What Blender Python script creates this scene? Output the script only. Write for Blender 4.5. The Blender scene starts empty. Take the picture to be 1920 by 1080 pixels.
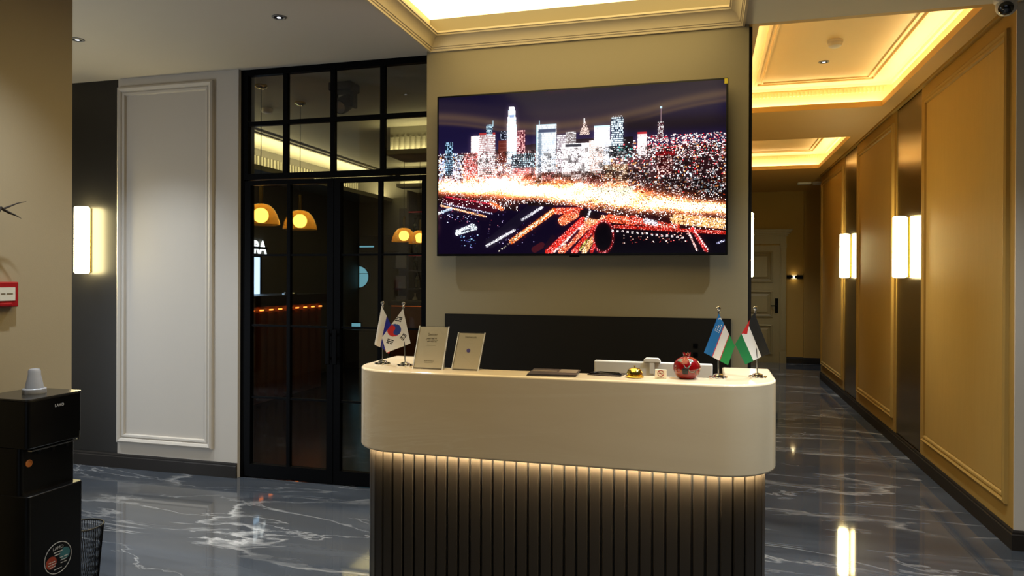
import bpy, bmesh, math, random
import numpy as np
from mathutils import Vector, Matrix

PI = math.pi
random.seed(7)
S = bpy.context.scene
COL = S.collection

# ------------------------------------------------------------------ camera
cam_d = bpy.data.cameras.new('camera')
cam_d.sensor_width = 36.0
cam_d.lens = 1344.695 / 1920 * 36.0
cam_d.shift_y = (522.42 - 540.0) / 1920.0
cam_d.clip_start = 0.02
cam = bpy.data.objects.new('camera', cam_d)
COL.objects.link(cam)
YAW, PIT, ROL = 0.2651648, 0.0023182, 0.0040498
F = Vector((-math.sin(YAW) * math.cos(PIT), math.cos(YAW) * math.cos(PIT), -math.sin(PIT)))
R = Vector((math.cos(YAW), math.sin(YAW), 0))
U = R.cross(F)
R2 = R * math.cos(ROL) + U * math.sin(ROL)
U2 = U * math.cos(ROL) - R * math.sin(ROL)
m = Matrix((R2, U2, -F)).transposed().to_4x4()
m.translation = Vector((0, 0, 1.5))
cam.matrix_world = m
S.camera = cam

# ------------------------------------------------------------------ view + world
S.view_settings.view_transform = 'Standard'
S.view_settings.look = 'None'
S.view_settings.exposure = 0.0
S.view_settings.gamma = 1.0
S.view_settings.use_curve_mapping = False
S.cycles.use_denoising = True
S.cycles.max_bounces = 8
S.cycles.diffuse_bounces = 4
S.cycles.glossy_bounces = 4
S.cycles.transparent_max_bounces = 16
S.cycles.sample_clamp_indirect = 6.0
S.cycles.caustics_reflective = False
S.cycles.caustics_refractive = False

W = bpy.data.worlds.new('world')
S.world = W
W.use_nodes = True
W.node_tree.nodes['Background'].inputs[0].default_value = (0.45, 0.55, 0.75, 1)
W.node_tree.nodes['Background'].inputs[1].default_value = 0.25

# light levels
PANEL_E = 3.1          # backlit ceiling panel of the lobby
COVE_P = 3.1          # watts per metre of corridor cove strip
BAR_P = 20.0
TUBE_E = 43.0          # sconce tubes
SPOT_P = 130.0
DAY_P = 8.0
SIDE_P = 62.0           # added cool fill for the left panelled wall
DESK_E = 330.0
WARM = (1.0, 0.82, 0.50)
PANELC = (1.0, 0.77, 0.35)


def area(name, loc, rot, sx, sy, power, color, spread=PI):
    l = bpy.data.lights.new(name, 'AREA')
    l.shape = 'RECTANGLE'
    l.size, l.size_y = sx, sy
    l.energy = power
    l.color = color
    l.spread = spread
    o = bpy.data.objects.new(name, l)
    o.location, o.rotation_euler = loc, rot
    COL.objects.link(o)
    return o


# faint dusk light coming in through the entrance behind the camera
area('entrance_daylight', (-1.4, -3.93, 1.05), (PI / 2, 0, 0), 4.2, 1.9, DAY_P, (0.82, 0.90, 1.0))
# unseen cool fill added behind the side wall, brightening the left panelled wall
area('side_fill', (-5.93, 1.7, 0.85), (0, PI / 2, 0), 1.2, 2.0, SIDE_P, (0.80, 0.89, 1.0)).rotation_euler = (PI / 2, 0, -PI / 2)


def spot(loc, power=SPOT_P, cone=100):
    """beam of one recessed ceiling downlight or added fill spot"""
    l = bpy.data.lights.new('downlight_or_fill', 'SPOT')
    l.energy = power
    l.color = (0.80, 0.89, 1.0)
    l.spot_size = math.radians(cone)
    l.spot_blend = 1.0
    l.shadow_soft_size = 0.03
    o = bpy.data.objects.new('downlight_or_fill', l)
    o.location = loc
    COL.objects.link(o)


for x_, y_, p_ in ((-5.3, 3.75, 1.3), (-3.949, 3.754, 1.3), (-2.446, 3.73, 1.0), (-2.446, 2.25, 1.0), (0.9, 3.74, 1.5), (0.9, 2.25, 1.8)):
    spot((x_, y_, 3.015), SPOT_P * p_)
for x_ in (-1.97, 0.37):  # unseen spots, added to whiten the ends of the desk top
    spot((x_, 3.1, 3.015), SPOT_P * 1.5, 66)
for y_ in (6.33, 9.7):
    spot((0.92, y_, 3.25), SPOT_P * 1.3, 72)
spot((0.92, 12.2, 3.015), SPOT_P * 0.7)  # unseen spot, added to brighten the far end of the corridor

# ------------------------------------------------------------------ materials


def lin(c):
    return tuple((x / 12.92 if x <= 0.04045 else ((x + 0.055) / 1.055) ** 2.4) for x in c)


def rgb(r, g, b):
    return lin((r / 255, g / 255, b / 255))


def newmat(name):
    mt = bpy.data.materials.new(name)
    mt.use_nodes = True
    nt = mt.node_tree
    return mt, nt, nt.nodes['Principled BSDF']


def pm(name, col, rough=0.5, metal=0.0, var=0.06, scale=6.0, bump=0.0, bscale=80.0, coat=0.0, stretch=None, aniso=0.0, spec=None):
    """procedural surface: noise-varied colour, optional fine bump"""
    mt, nt, b = newmat(name)
    N, L = nt.nodes, nt.links
    tc = N.new('ShaderNodeTexCoord')
    mp = N.new('ShaderNodeMapping')
    L.new(tc.outputs['Object'], mp.inputs['Vector'])
    if stretch:
        mp.inputs['Scale'].default_value = stretch
    nz = N.new('ShaderNodeTexNoise')
    nz.inputs['Scale'].default_value = scale
    nz.inputs['Detail'].default_value = 5
    L.new(mp.outputs[0], nz.inputs['Vector'])
    mx = N.new('ShaderNodeMix')
    mx.data_type = 'RGBA'
    mx.inputs['A'].default_value = tuple(c * (1 - var) for c in col) + (1,)
    mx.inputs['B'].default_value = tuple(min(1, c * (1 + var)) for c in col) + (1,)
    L.new(nz.outputs['Fac'], mx.inputs['Factor'])
    L.new(mx.outputs['Result'], b.inputs['Base Color'])
    b.inputs['Roughness'].default_value = rough
    b.inputs['Metallic'].default_value = metal
    b.inputs['Coat Weight'].default_value = coat
    b.inputs['Coat Roughness'].default_value = 0.05
    b.inputs['Anisotropic'].default_value = aniso
    if spec is not None:
        b.inputs['Specular IOR Level'].default_value = spec
    if bump:
        n2 = N.new('ShaderNodeTexNoise')
        n2.inputs['Scale'].default_value = bscale
        n2.inputs['Detail'].default_value = 3
        L.new(mp.outputs[0], n2.inputs['Vector'])
        bp = N.new('ShaderNodeBump')
        bp.inputs['Strength'].default_value = bump
        bp.inputs['Distance'].default_value = 0.01
        L.new(n2.outputs['Fac'], bp.inputs['Height'])
        L.new(bp.outputs[0], b.inputs['Normal'])
    return mt


def em(name, col, strength, sample=True):
    mt, nt, b = newmat(name)
    nt.nodes.remove(b)
    e = nt.nodes.new('ShaderNodeEmission')
    e.inputs[0].default_value = tuple(col) + (1,)
    e.inputs[1].default_value = strength
    nt.links.new(e.outputs[0], nt.nodes['Material Output'].inputs[0])
    if not sample:
        mt.cycles.emission_sampling = 'NONE'
    return mt


def glassmat(name, tint, refl=1.0, rough=0.0):
    mt, nt, b = newmat(name)
    nt.nodes.remove(b)
    N, L = nt.nodes, nt.links
    t = N.new('ShaderNodeBsdfTransparent')
    t.inputs[0].default_value = tuple(tint) + (1,)
    g = N.new('ShaderNodeBsdfGlossy')
    g.inputs['Roughness'].default_value = rough
    g.inputs['Color'].default_value = (1, 1, 1, 1)
    f = N.new('ShaderNodeLayerWeight')
    f.inputs[0].default_value = 0.5
    pw_ = N.new('ShaderNodeMath')
    pw_.operation = 'POWER'
    pw_.inputs[1].default_value = 4.5
    L.new(f.outputs['Facing'], pw_.inputs[0])
    mu = N.new('ShaderNodeMath')
    mu.operation = 'MULTIPLY_ADD'
    mu.inputs[1].default_value = refl * 0.8
    mu.inputs[2].default_value = refl * 0.04
    L.new(pw_.outputs[0], mu.inputs[0])
    mx = N.new('ShaderNodeMixShader')
    L.new(mu.outputs[0], mx.inputs[0])
    L.new(t.outputs[0], mx.inputs[1])
    L.new(g.outputs[0], mx.inputs[2])
    L.new(mx.outputs[0], N['Material Output'].inputs[0])
    return mt


def attrmat(name, rough=0.6, emit=0.0, sheen=0.0):
    """colour printed per face (flags, printed sheets) or shown on a screen"""
    mt, nt, b = newmat(name)
    N, L = nt.nodes, nt.links
    a = N.new('ShaderNodeAttribute')
    a.attribute_name = 'print'
    if emit:
        nt.nodes.remove(b)
        e = N.new('ShaderNodeEmission')
        e.inputs[1].default_value = emit
        L.new(a.outputs['Color'], e.inputs[0])
        g = N.new('ShaderNodeBsdfGlossy')
        g.inputs['Roughness'].default_value = 0.12
        g.inputs['Color'].default_value = (0.010, 0.010, 0.010, 1)
        ad = N.new('ShaderNodeAddShader')
        L.new(e.outputs[0], ad.inputs[0])
        L.new(g.outputs[0], ad.inputs[1])
        L.new(ad.outputs[0], N['Material Output'].inputs[0])
        mt.cycles.emission_sampling = 'NONE'
    else:
        L.new(a.outputs['Color'], b.inputs['Base Color'])
        b.inputs['Roughness'].default_value = rough
        b.inputs['Sheen Weight'].default_value = sheen
    return mt


def marble(name, dark, mid, vein, rough=0.07, sc=(1.0, 1.0, 1.0), seed=0.0):
    mt, nt, b = newmat(name)
    N, L = nt.nodes, nt.links
    tc = N.new('ShaderNodeTexCoord')
    mp = N.new('ShaderNodeMapping')
    mp.inputs['Scale'].default_value = sc
    mp.inputs['Location'].default_value = (seed, seed * 0.7, 0)
    mp.inputs['Rotation'].default_value = (0, 0, math.radians(-22))
    L.new(tc.outputs['Object'], mp.inputs['Vector'])

    def noise(scale, detail, dist, rough=0.55):
        n = N.new('ShaderNodeTexNoise')
        n.inputs['Scale'].default_value = scale
        n.inputs['Detail'].default_value = detail
        n.inputs['Distortion'].default_value = dist
        n.inputs['Roughness'].default_value = rough
        L.new(mp.outputs[0], n.inputs['Vector'])
        return n

    def ramp(src, stops):
        r = N.new('ShaderNodeValToRGB')
        while len(r.color_ramp.elements) < len(stops):
            r.color_ramp.elements.new(0.5)
        for el, (p, c) in zip(r.color_ramp.elements, stops):
            el.position = p
            el.color = (c, c, c, 1)
        L.new(src, r.inputs[0])
        return r
    cl = noise(1.5, 10, 0.9, 0.66)
    cr = ramp(cl.outputs['Fac'], [(0.28, 0.0), (0.72, 1.0)])
    base = N.new('ShaderNodeMix')
    base.data_type = 'RGBA'
    base.inputs['A'].default_value = tuple(dark) + (1,)
    base.inputs['B'].default_value = tuple(mid) + (1,)
    L.new(cr.outputs[0], base.inputs['Factor'])
    v1 = noise(0.55, 9, 0.7, 0.56)
    r1 = ramp(v1.outputs['Fac'], [(0.478, 0), (0.498, 0.55), (0.501, 1.0), (0.510, 0)])
    v2 = noise(1.3, 9, 0.9, 0.58)
    r2 = ramp(v2.outputs['Fac'], [(0.488, 0), (0.4995, 0.55), (0.501, 0.55), (0.507, 0)])
    patch = noise(1.1, 4, 0.2)
    rp = ramp(patch.outputs['Fac'], [(0.42, 0.05), (0.66, 0.9)])
    ad = N.new('ShaderNodeMath')
    ad.operation = 'MAXIMUM'
    L.new(r1.outputs[0], ad.inputs[0])
    L.new(r2.outputs[0], ad.inputs[1])
    mu = N.new('ShaderNodeMath')
    mu.operation = 'MULTIPLY'
    L.new(ad.outputs[0], mu.inputs[0])
    L.new(rp.outputs[0], mu.inputs[1])
    tan_ = noise(0.45, 5, 0.4)
    tr_ = ramp(tan_.outputs['Fac'], [(0.56, 0.0), (0.68, 0.45)])
    tb = N.new('ShaderNodeMix')
    tb.data_type = 'RGBA'
    tb.inputs['B'].default_value = (mid[0] * 1.25, mid[1] * 1.0, mid[2] * 0.72, 1)
    L.new(tr_.outputs[0], tb.inputs['Factor'])
    L.new(base.outputs['Result'], tb.inputs['A'])
    base = tb
    fin = N.new('ShaderNodeMix')
    fin.data_type = 'RGBA'
    fin.inputs['B'].default_value = tuple(vein) + (1,)
    L.new(mu.outputs[0], fin.inputs['Factor'])
    L.new(base.outputs['Result'], fin.inputs['A'])
    L.new(fin.outputs['Result'], b.inputs['Base Color'])
    b.inputs['Roughness'].default_value = rough
    return mt


M = {}
M['floor'] = marble('grey_marble', rgb(44, 48, 54), rgb(78, 83, 90), rgb(206, 204, 200), 0.05, (0.42, 1.5, 1), 2.0)
M['bar_floor'] = marble('dark_marble', rgb(22, 20, 18), rgb(44, 40, 36), rgb(90, 84, 74), 0.2, (0.5, 1.1, 1), 3)
M['paint'] = pm('warm_white_paint', rgb(196, 188, 176), 0.6, var=0.03, scale=2, bump=0.04, bscale=180)
M['pier'] = pm('beige_paint', rgb(158, 145, 118), 0.6, var=0.03, scale=2, bump=0.04, bscale=180)
M['tvwall'] = pm('cream_paint', rgb(140, 129, 101), 0.55, var=0.03, scale=2, bump=0.04, bscale=180)
M['ceiling'] = pm('ceiling_paint', rgb(196, 188, 174), 0.7, var=0.03, scale=2, bump=0.03, bscale=160)
M['corr'] = pm('gold_beige_paint', rgb(158, 128, 70), 0.6, var=0.05, scale=3, bump=0.08, bscale=220, spec=0.08)
M['corrpanel'] = pm('gold_wallpaper', rgb(168, 138, 78), 0.6, var=0.06, scale=40, bump=0.12, bscale=260, stretch=(1, 1, 0.08), spec=0.08)
M['corrceil'] = pm('corridor_ceiling_paint', rgb(190, 150, 76), 0.6, var=0.03, scale=2)
M['tray'] = pm('tray_paint', rgb(234, 210, 156), 0.6, var=0.02, scale=2)
M['cornice'] = pm('cornice_paint', rgb(206, 190, 156), 0.5, var=0.03, scale=3)
M['darkpanel'] = pm('charcoal_panel', rgb(24, 22, 19), 0.5, spec=0.2, var=0.05, scale=3, bump=0.02)
M['strip'] = pm('dark_satin_metal', rgb(50, 48, 45), 0.34, 0.6, var=0.06, scale=4)
M['bronze'] = pm('brushed_dark_bronze', rgb(150, 136, 114), 0.24, 1.0, var=0.12, scale=30, stretch=(1, 1, 0.02), aniso=0.5)
M['base'] = pm('dark_skirting', rgb(36, 32, 28), 0.5, spec=0.2, var=0.08, scale=8)
M['black'] = pm('black_metal', rgb(3, 3, 4), 0.5, 0.0, var=0.1, spec=0.06)
M['gloss_black'] = pm('gloss_black_plastic', rgb(3, 3, 3), 0.3, var=0.1, spec=0.25)
M['top_black'] = pm('dark_grey_gloss_top', rgb(38, 37, 35), 0.16, var=0.1)
M['glass'] = glassmat('smoked_glass', (0.85, 0.85, 0.83), 0.75)
M['acrylic'] = glassmat('clear_acrylic', (0.95, 0.95, 0.95), 1.0)
M['acrylic_edge'] = pm('polished_acrylic_edge', (0.9, 0.9, 0.88), 0.1, var=0.05, coat=0.6)
M['stone'] = marble('cream_stone', rgb(228, 204, 164), rgb(236, 213, 174), rgb(243, 226, 194), 0.12, (0.4, 1.5, 3.5), 1.3)
M['slat'] = pm('bronze_slat', rgb(44, 37, 28), 0.34, 0.4, var=0.16, scale=20, stretch=(3, 3, 0.05))
M['core'] = pm('black_core', rgb(8, 7, 6), 0.7)
M['chrome'] = pm('chrome', (0.82, 0.82, 0.80), 0.07, 1.0, var=0.02)
M['steel'] = pm('brushed_steel', (0.45, 0.45, 0.44), 0.25, 1.0, var=0.05)
M['brass'] = pm('polished_brass', (0.85, 0.62, 0.14), 0.14, 1.0, var=0.04)
M['red_glaze'] = pm('red_glaze', rgb(122, 4, 8), 0.16, var=0.15, scale=30, coat=0.35)
M['ornament'] = pm('silver_green_relief', rgb(120, 128, 112), 0.25, 0.5, var=0.35, scale=160, bump=0.4, bscale=300)
M['ornament_gold'] = pm('orange_gold_relief', rgb(176, 92, 24), 0.25, 0.4, var=0.35, scale=160, bump=0.4, bscale=300)
M['ornament_dark'] = pm('dark_square_relief', rgb(22, 30, 30), 0.25, 0.2, var=0.4, scale=160, bump=0.4, bscale=300)
M['white_plastic'] = pm('white_plastic', rgb(214, 212, 206), 0.4, var=0.02)
M['grey_plastic'] = pm('grey_plastic', rgb(120, 120, 118), 0.4, var=0.04)
M['frost'] = pm('frosted_plastic', rgb(196, 198, 204), 0.25, var=0.05)
M['frost'].node_tree.nodes['Principled BSDF'].inputs['Transmission Weight'].default_value = 0.45
M['paper'] = pm('paper', rgb(232, 220, 192), 0.7, var=0.02)
M['ink'] = pm('grey_ink', rgb(108, 96, 74), 0.8)
M['violet'] = pm('violet_ink', rgb(92, 84, 150), 0.7)
M['red_plastic'] = pm('red_plastic', rgb(150, 12, 24), 0.35, var=0.06)
M['label_white'] = pm('white_label', rgb(206, 204, 192), 0.6, var=0.03)
M['twig'] = pm('dark_twig', rgb(38, 30, 22), 0.8, var=0.3, scale=60, bump=0.3)
M['ceramic'] = pm('grey_ceramic', rgb(120, 116, 108), 0.4)
M['door'] = pm('olive_beige_door', rgb(132, 118, 82), 0.45, var=0.08, scale=6, stretch=(6, 1, 0.6))
M['barwall'] = pm('bar_grey_paint', rgb(96, 94, 86), 0.7, var=0.05)
M['barceil'] = pm('bar_ceiling_paint', rgb(150, 148, 132), 0.7, var=0.03)
M['barwood'] = pm('dark_bar_wood', rgb(44, 36, 32), 0.45, var=0.2, scale=10, stretch=(1, 1, 0.1))
M['bronze_brown'] = pm('brown_counter_panel', rgb(122, 76, 52), 0.4, var=0.2, scale=12, stretch=(1, 1, 0.1))
M['amber'] = glassmat('amber_glass', (0.96, 0.78, 0.40), 1.5, 0.05)
_nt = M['amber'].node_tree
_tr = _nt.nodes.new('ShaderNodeBsdfTranslucent')
_tr.inputs[0].default_value = (0.80, 0.46, 0.10, 1)
_mx = _nt.nodes.new('ShaderNodeMixShader')
_mx.inputs[0].default_value = 0.26
_out = _nt.nodes['Material Output']
_src = _out.inputs[0].links[0].from_socket
_nt.links.new(_src, _mx.inputs[1])
_nt.links.new(_tr.outputs[0], _mx.inputs[2])
_nt.links.new(_mx.outputs[0], _out.inputs[0])
M['bottle'] = pm('dark_bottle_glass', rgb(24, 34, 26), 0.1, var=0.3, scale=4)
M['bottle_pale'] = pm('pale_bottle_glass', rgb(170, 168, 158), 0.15, var=0.2, scale=4)
M['brochure'] = pm('dark_printed_paper', rgb(58, 50, 42), 0.35, var=0.7, scale=26)
M['brochure_tan'] = pm('tan_printed_paper', rgb(128, 112, 88), 0.4, var=0.3, scale=20)
M['mesh_black'] = pm('black_wire', rgb(14, 14, 15), 0.4, 0.5)
M['orange'] = pm('orange_ring', rgb(196, 120, 60), 0.3, var=0.1)
M['teal_print'] = pm('teal_print', rgb(34, 74, 80), 0.3, var=0.5, scale=30)
M['rust_print'] = pm('rust_print', rgb(110, 40, 18), 0.3, var=0.5, scale=30)
M['lens'] = pm('black_lens', rgb(4, 4, 5), 0.05, coat=1.0)
M['yellow'] = pm('yellow_sticker', rgb(210, 190, 40), 0.5)

M['e_panel'] = em('backlit_panel', PANELC, PANEL_E)
M['e_tube'] = em('opal_tube', (1.0, 0.84, 0.42), TUBE_E)
M['e_led'] = em('led_tape', (1.0, 0.84, 0.56), DESK_E)
M['e_cove'] = em('cove_tape', (1.0, 0.78, 0.42), 4.0, False)
M['e_bulb'] = em('warm_globe', (1.0, 0.80, 0.42), 9.0)
M['e_screen'] = em('blue_white_screen', (0.45, 0.70, 1.0), 2.6)
M['e_sky'] = em('cyan_screen', (0.16, 0.42, 0.52), 1.0, False)
M['e_white'] = em('white_sign', (0.85, 0.95, 1.0), 2.5, False)
M['e_orange'] = em('orange_led', (1.0, 0.22, 0.03), 5.0)
M['e_orange_dim'] = em('dim_orange_led', (1.0, 0.22, 0.03), 0.7, False)
M['e_red'] = em('red_led', (0.5, 0.01, 0.02), 0.35, False)
M['e_spot'] = em('spot_lens', (0.9, 0.92, 1.0), 3.0, False)
M['flag'] = attrmat('flag_cloth', 0.75, sheen=0.1)
M['tvimage'] = attrmat('tv_image', emit=1.0)


# ------------------------------------------------------------------ mesh builder
class MB:
    def __init__(self):
        self.v, self.f, self.mi = [], [], []
        self.cur = 0

    def add(self, vs, fs):
        n = len(self.v)
        self.v += [tuple(p) for p in vs]
        self.f += [tuple(i + n for i in f) for f in fs]
        self.mi += [self.cur] * len(fs)
        return self

    def box(self, x0, x1, y0, y1, z0, z1):
        vs = [(x, y, z) for z in (z0, z1) for y in (y0, y1) for x in (x0, x1)]
        return self.add(vs, [(0, 2, 3, 1), (4, 5, 7, 6), (0, 1, 5, 4), (2, 6, 7, 3), (0, 4, 6, 2), (1, 3, 7, 5)])

    def lathe(self, prof, c=(0, 0, 0), n=24, a0=0.0, a1=2 * PI, axis='z', cap=True):
        full = abs(a1 - a0 - 2 * PI) < 1e-6
        k = n if full else n + 1
        vs, fs = [], []
        for (r, h) in prof:
            for i in range(k):
                a = a0 + (a1 - a0) * i / n
                p = (r * math.cos(a), r * math.sin(a), h)
                if axis == 'y':
                    p = (p[0], -p[2], p[1])
                elif axis == 'x':
                    p = (p[2], p[0], p[1])
                vs.append((p[0] + c[0], p[1] + c[1], p[2] + c[2]))
        for j in range(len(prof) - 1):
            for i in range(n):
                i2 = (i + 1) % k
                fs.append((j * k + i, j * k + i2, (j + 1) * k + i2, (j + 1) * k + i))
        if cap and full:
            fs.append(tuple(range(k))[::-1])
            fs.append(tuple((len(prof) - 1) * k + i for i in range(k)))
        return self.add(vs, fs)

    def tube(self, pts, r, n=8):
        pts = [Vector(p) for p in pts]
        rs = r if isinstance(r, (list, tuple)) else [r] * len(pts)
        vs, fs = [], []
        up = Vector((0, 0, 1))
        for i, p in enumerate(pts):
            d = (pts[min(i + 1, len(pts) - 1)] - pts[max(i - 1, 0)]).normalized()
            a = d.cross(up)
            if a.length < 1e-3:
                a = d.cross(Vector((1, 0, 0)))
            a.normalize()
            b = d.cross(a).normalized()
            for k in range(n):
                t = 2 * PI * k / n
                vs.append(p + (a * math.cos(t) + b * math.sin(t)) * rs[i])
        for i in range(len(pts) - 1):
            for k in range(n):
                k2 = (k + 1) % n
                fs.append((i * n + k, i * n + k2, (i + 1) * n + k2, (i + 1) * n + k))
        fs.append(tuple(range(n))[::-1])
        fs.append(tuple((len(pts) - 1) * n + k for k in range(n)))
        return self.add(vs, fs)

    def prism(self, poly, z0, z1):
        n = len(poly)
        vs = [(x, y, z0) for x, y in poly] + [(x, y, z1) for x, y in poly]
        fs = [tuple(range(n))[::-1], tuple(range(n, 2 * n))]
        fs += [(i, (i + 1) % n, n + (i + 1) % n, n + i) for i in range(n)]
        return self.add(vs, fs)

    def build(self, name, mats, parent=None, loc=None, rotz=0.0, smooth=False, bevel=0.0, seg=2, angle=35):
        me = bpy.data.meshes.new(name)
        me.from_pydata(self.v, [], self.f)
        mats = mats if isinstance(mats, (list, tuple)) else [mats]
        for mm in mats:
            me.materials.append(M[mm] if isinstance(mm, str) else mm)
        if len(mats) > 1:
            me.polygons.foreach_set('material_index', self.mi)
        bm = bmesh.new()
        bm.from_mesh(me)
        bmesh.ops.recalc_face_normals(bm, faces=bm.faces)
        bm.to_mesh(me)
        bm.free()
        if smooth:
            me.polygons.foreach_set('use_smooth', [True] * len(me.polygons))
            me.set_sharp_from_angle(angle=math.radians(angle))
        me.update()
        o = bpy.data.objects.new(name, me)
        COL.objects.link(o)
        if bevel:
            bv = o.modifiers.new('edge_softening', 'BEVEL')
            bv.width, bv.segments = bevel, seg
            bv.limit_method = 'ANGLE'
            bv.angle_limit = math.radians(38)
        if loc:
            o.location = loc
        o.rotation_euler[2] = rotz
        if parent:
            o.parent = parent
        return o


def tag(o, label=None, cat=None, group=None, kind=None):
    if label:
        o['label'] = label
    if cat:
        o['category'] = cat
    if group:
        o['group'] = group
    if kind:
        o['kind'] = kind
    return o


def thing(name, label, cat, loc=(0, 0, 0), rotz=0.0, group=None, kind=None):
    o = bpy.data.objects.new(name, None)
    o.empty_display_size = 0.05
    COL.objects.link(o)
    o.location = loc
    o.rotation_euler[2] = rotz
    return tag(o, label, cat, group, kind)


def copy_tree(o, parent=None):
    c = o.copy()
    COL.objects.link(c)
    c.parent = parent
    for ch in list(o.children):
        copy_tree(ch, c)
    return c


def box(name, mat, x0, x1, y0, y1, z0, z1, parent=None, **k):
    return MB().box(x0, x1, y0, y1, z0, z1).build(name, mat, parent, **k)


def struct(o, label, cat):
    return tag(o, label, cat, kind='structure')


def frame_sweep(axis, at, out, u0, u1, z0, z1, prof):
    """picture-frame moulding on a wall. prof = [(inset, height)]; axis 'x': wall normal along x"""
    vs, fs = [], []
    k = len(prof)
    for (ins, h) in prof:
        for (u, z) in ((u0 + ins, z0 + ins), (u1 - ins, z0 + ins), (u1 - ins, z1 - ins), (u0 + ins, z1 - ins)):
            vs.append((at + out * h, u, z) if axis == 'x' else (u, at + out * h, z))
    for j in range(k - 1):
        for i in range(4):
            i2 = (i + 1) % 4
            fs.append((j * 4 + i, j * 4 + i2, (j + 1) * 4 + i2, (j + 1) * 4 + i))
    return MB().add(vs, fs)


def text_mesh(name, s, size, mat, parent=None, bold=0.0):
    cu = bpy.data.curves.new(name, 'FONT')
    cu.body = s
    cu.size = size
    cu.align_x = 'CENTER'
    cu.align_y = 'CENTER'
    cu.offset = bold
    cu.extrude = 0.0002
    cu.resolution_u = 2
    o = bpy.data.objects.new(name, cu)
    COL.objects.link(o)
    dg = bpy.context.evaluated_depsgraph_get()
    me = bpy.data.meshes.new_from_object(o.evaluated_get(dg))
    bpy.data.objects.remove(o)
    me.materials.clear()
    me.materials.append(M[mat] if isinstance(mat, str) else mat)
    ob = bpy.data.objects.new(name, me)
    COL.objects.link(ob)
    if parent:
        ob.parent = parent
    return ob


def tiny_print(name, width, height, mat, parent, seed=0):
    """a line of print too small to read: a row of word-length strokes"""
    rg = random.Random(seed)
    mb_ = MB()
    x = -width / 2
    while x < width / 2 - height * 0.6:
        w_ = min(height * rg.uniform(1.2, 4.0), width / 2 - x)
        mb_.box(x, x + w_, -height * 0.28, height * 0.28, 0, 0.0002)
        x += w_ + height * 0.55
    return tag(mb_.build(name, mat, parent), kind='stuff')


# ================================================================== ROOM SHELL
HC = 3.03        # lobby and corridor soffit height
YT = 4.55        # face of the wall behind the desk
XR = 1.648       # face of the corridor panels
XL = 0.24        # corridor side of the desk wall
YG = 4.66        # glass partition

fl = box('floor', 'floor', -6.0, 4.2, -4.0, 13.7, -0.1, 0.0)
struct(fl, 'polished dark grey marble floor with pale veins', 'floor')

# ---- lobby ceiling: slab around the light tray
TX0, TX1, TY0, TY1 = -1.82, 0.215, 1.2, YT
mb = MB()
mb.box(-6.0, TX0, -4.0, 4.66, HC, HC + 0.12)
mb.box(TX1, 4.2, -4.0, YT, HC, HC + 0.12)
mb.box(TX0, TX1, -4.0, TY0, HC, HC + 0.12)
ceil = mb.build('ceiling', 'ceiling')
struct(ceil, 'flat off-white lobby ceiling around the glowing light tray', 'ceiling')
# tray sides
mb = MB()
mb.box(TX0 - 0.06, TX0, TY0 - 0.06, TY1, HC + 0.12, 3.42)
mb.box(TX1, TX1 + 0.06, TY0 - 0.06, TY1, HC + 0.12, 3.42)
mb.box(TX0, TX1, TY0 - 0.06, TY0, HC + 0.12, 3.42)
mb.build('tray_side', 'tray', ceil)


def crown(x0, x1, y0, y1, z, prof):
    """crown moulding round a rectangular opening; prof=[(projection inwards, height)]"""
    vs, fs = [], []
    for (p, h) in prof:
        for (x, y) in ((x0 + p, y0 + p), (x1 - p, y0 + p), (x1 - p, y1 - p), (x0 + p, y1 - p)):
            vs.append((x, y, z + h))
    for j in range(len(prof) - 1):
        for i in range(4):
            i2 = (i + 1) % 4
            fs.append((j * 4 + i, j * 4 + i2, (j + 1) * 4 + i2, (j + 1) * 4 + i))
    return MB().add(vs, fs)


crown(TX0, TX1, TY0, TY1, HC, [(0.0, -0.012), (0.014, -0.012), (0.016, 0.0), (0.022, 0.003), (0.024, 0.012),
                               (0.030, 0.014), (0.036, 0.03), (0.05, 0.052), (0.068, 0.066), (0.082, 0.072), (0.084, 0.082),
                               (0.092, 0.084), (0.092, 0.096), (0.0, 0.10)]).build('tray_cornice', 'cornice', ceil, smooth=True, angle=28)

lp = thing('ceiling_light_panel', 'large glowing white ceiling panel set in the tray above the desk', 'light', (0, 0, 3.24))
box('light_panel', 'e_panel', TX0 + 0.002, TX1 - 0.002, TY0 + 0.002, TY1 - 0.002, 0.0, 0.01, lp)
mb = MB()
mb.box(TX0 + 0.001, TX1 - 0.001, TY0 + 0.001, TY1 - 0.001, 0.012, 0.03)
mb.build('panel_tray', 'white_plastic', lp)

# ---- wall behind the desk
tv_wall = MB().box(-1.84, XL, YT, 4.78, 0, 3.5).build('wall_center', 'tvwall')
struct(tv_wall, 'cream painted wall behind the reception desk carrying the big screen', 'wall')
o = box('corner_trim', 'base', XL, XL + 0.022, 4.60, 4.64, 0, HC, tv_wall)
dp = box('wall_panel', 'darkpanel', -1.697, 0.143, YT - 0.02, YT, 0.0, 1.252)
tag(dp, 'low charcoal panel on the wall behind the desk', 'wall panel')
dp.parent = None
for z in (1.085, 1.03):
    sk = MB().box(-0.079, -0.051, -0.005, 0, -0.014, 0.014).box(-0.073, -0.057, -0.007, -0.005, -0.008, 0.008).build(
        'wall_socket', 'black', None, loc=(0, YT - 0.02, z), bevel=0.002)
    tag(sk, ('upper' if z > 1.05 else 'lower') + ' black wall socket on charcoal panel right of the pomegranate', 'socket', 'sockets on the charcoal panel')

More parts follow.
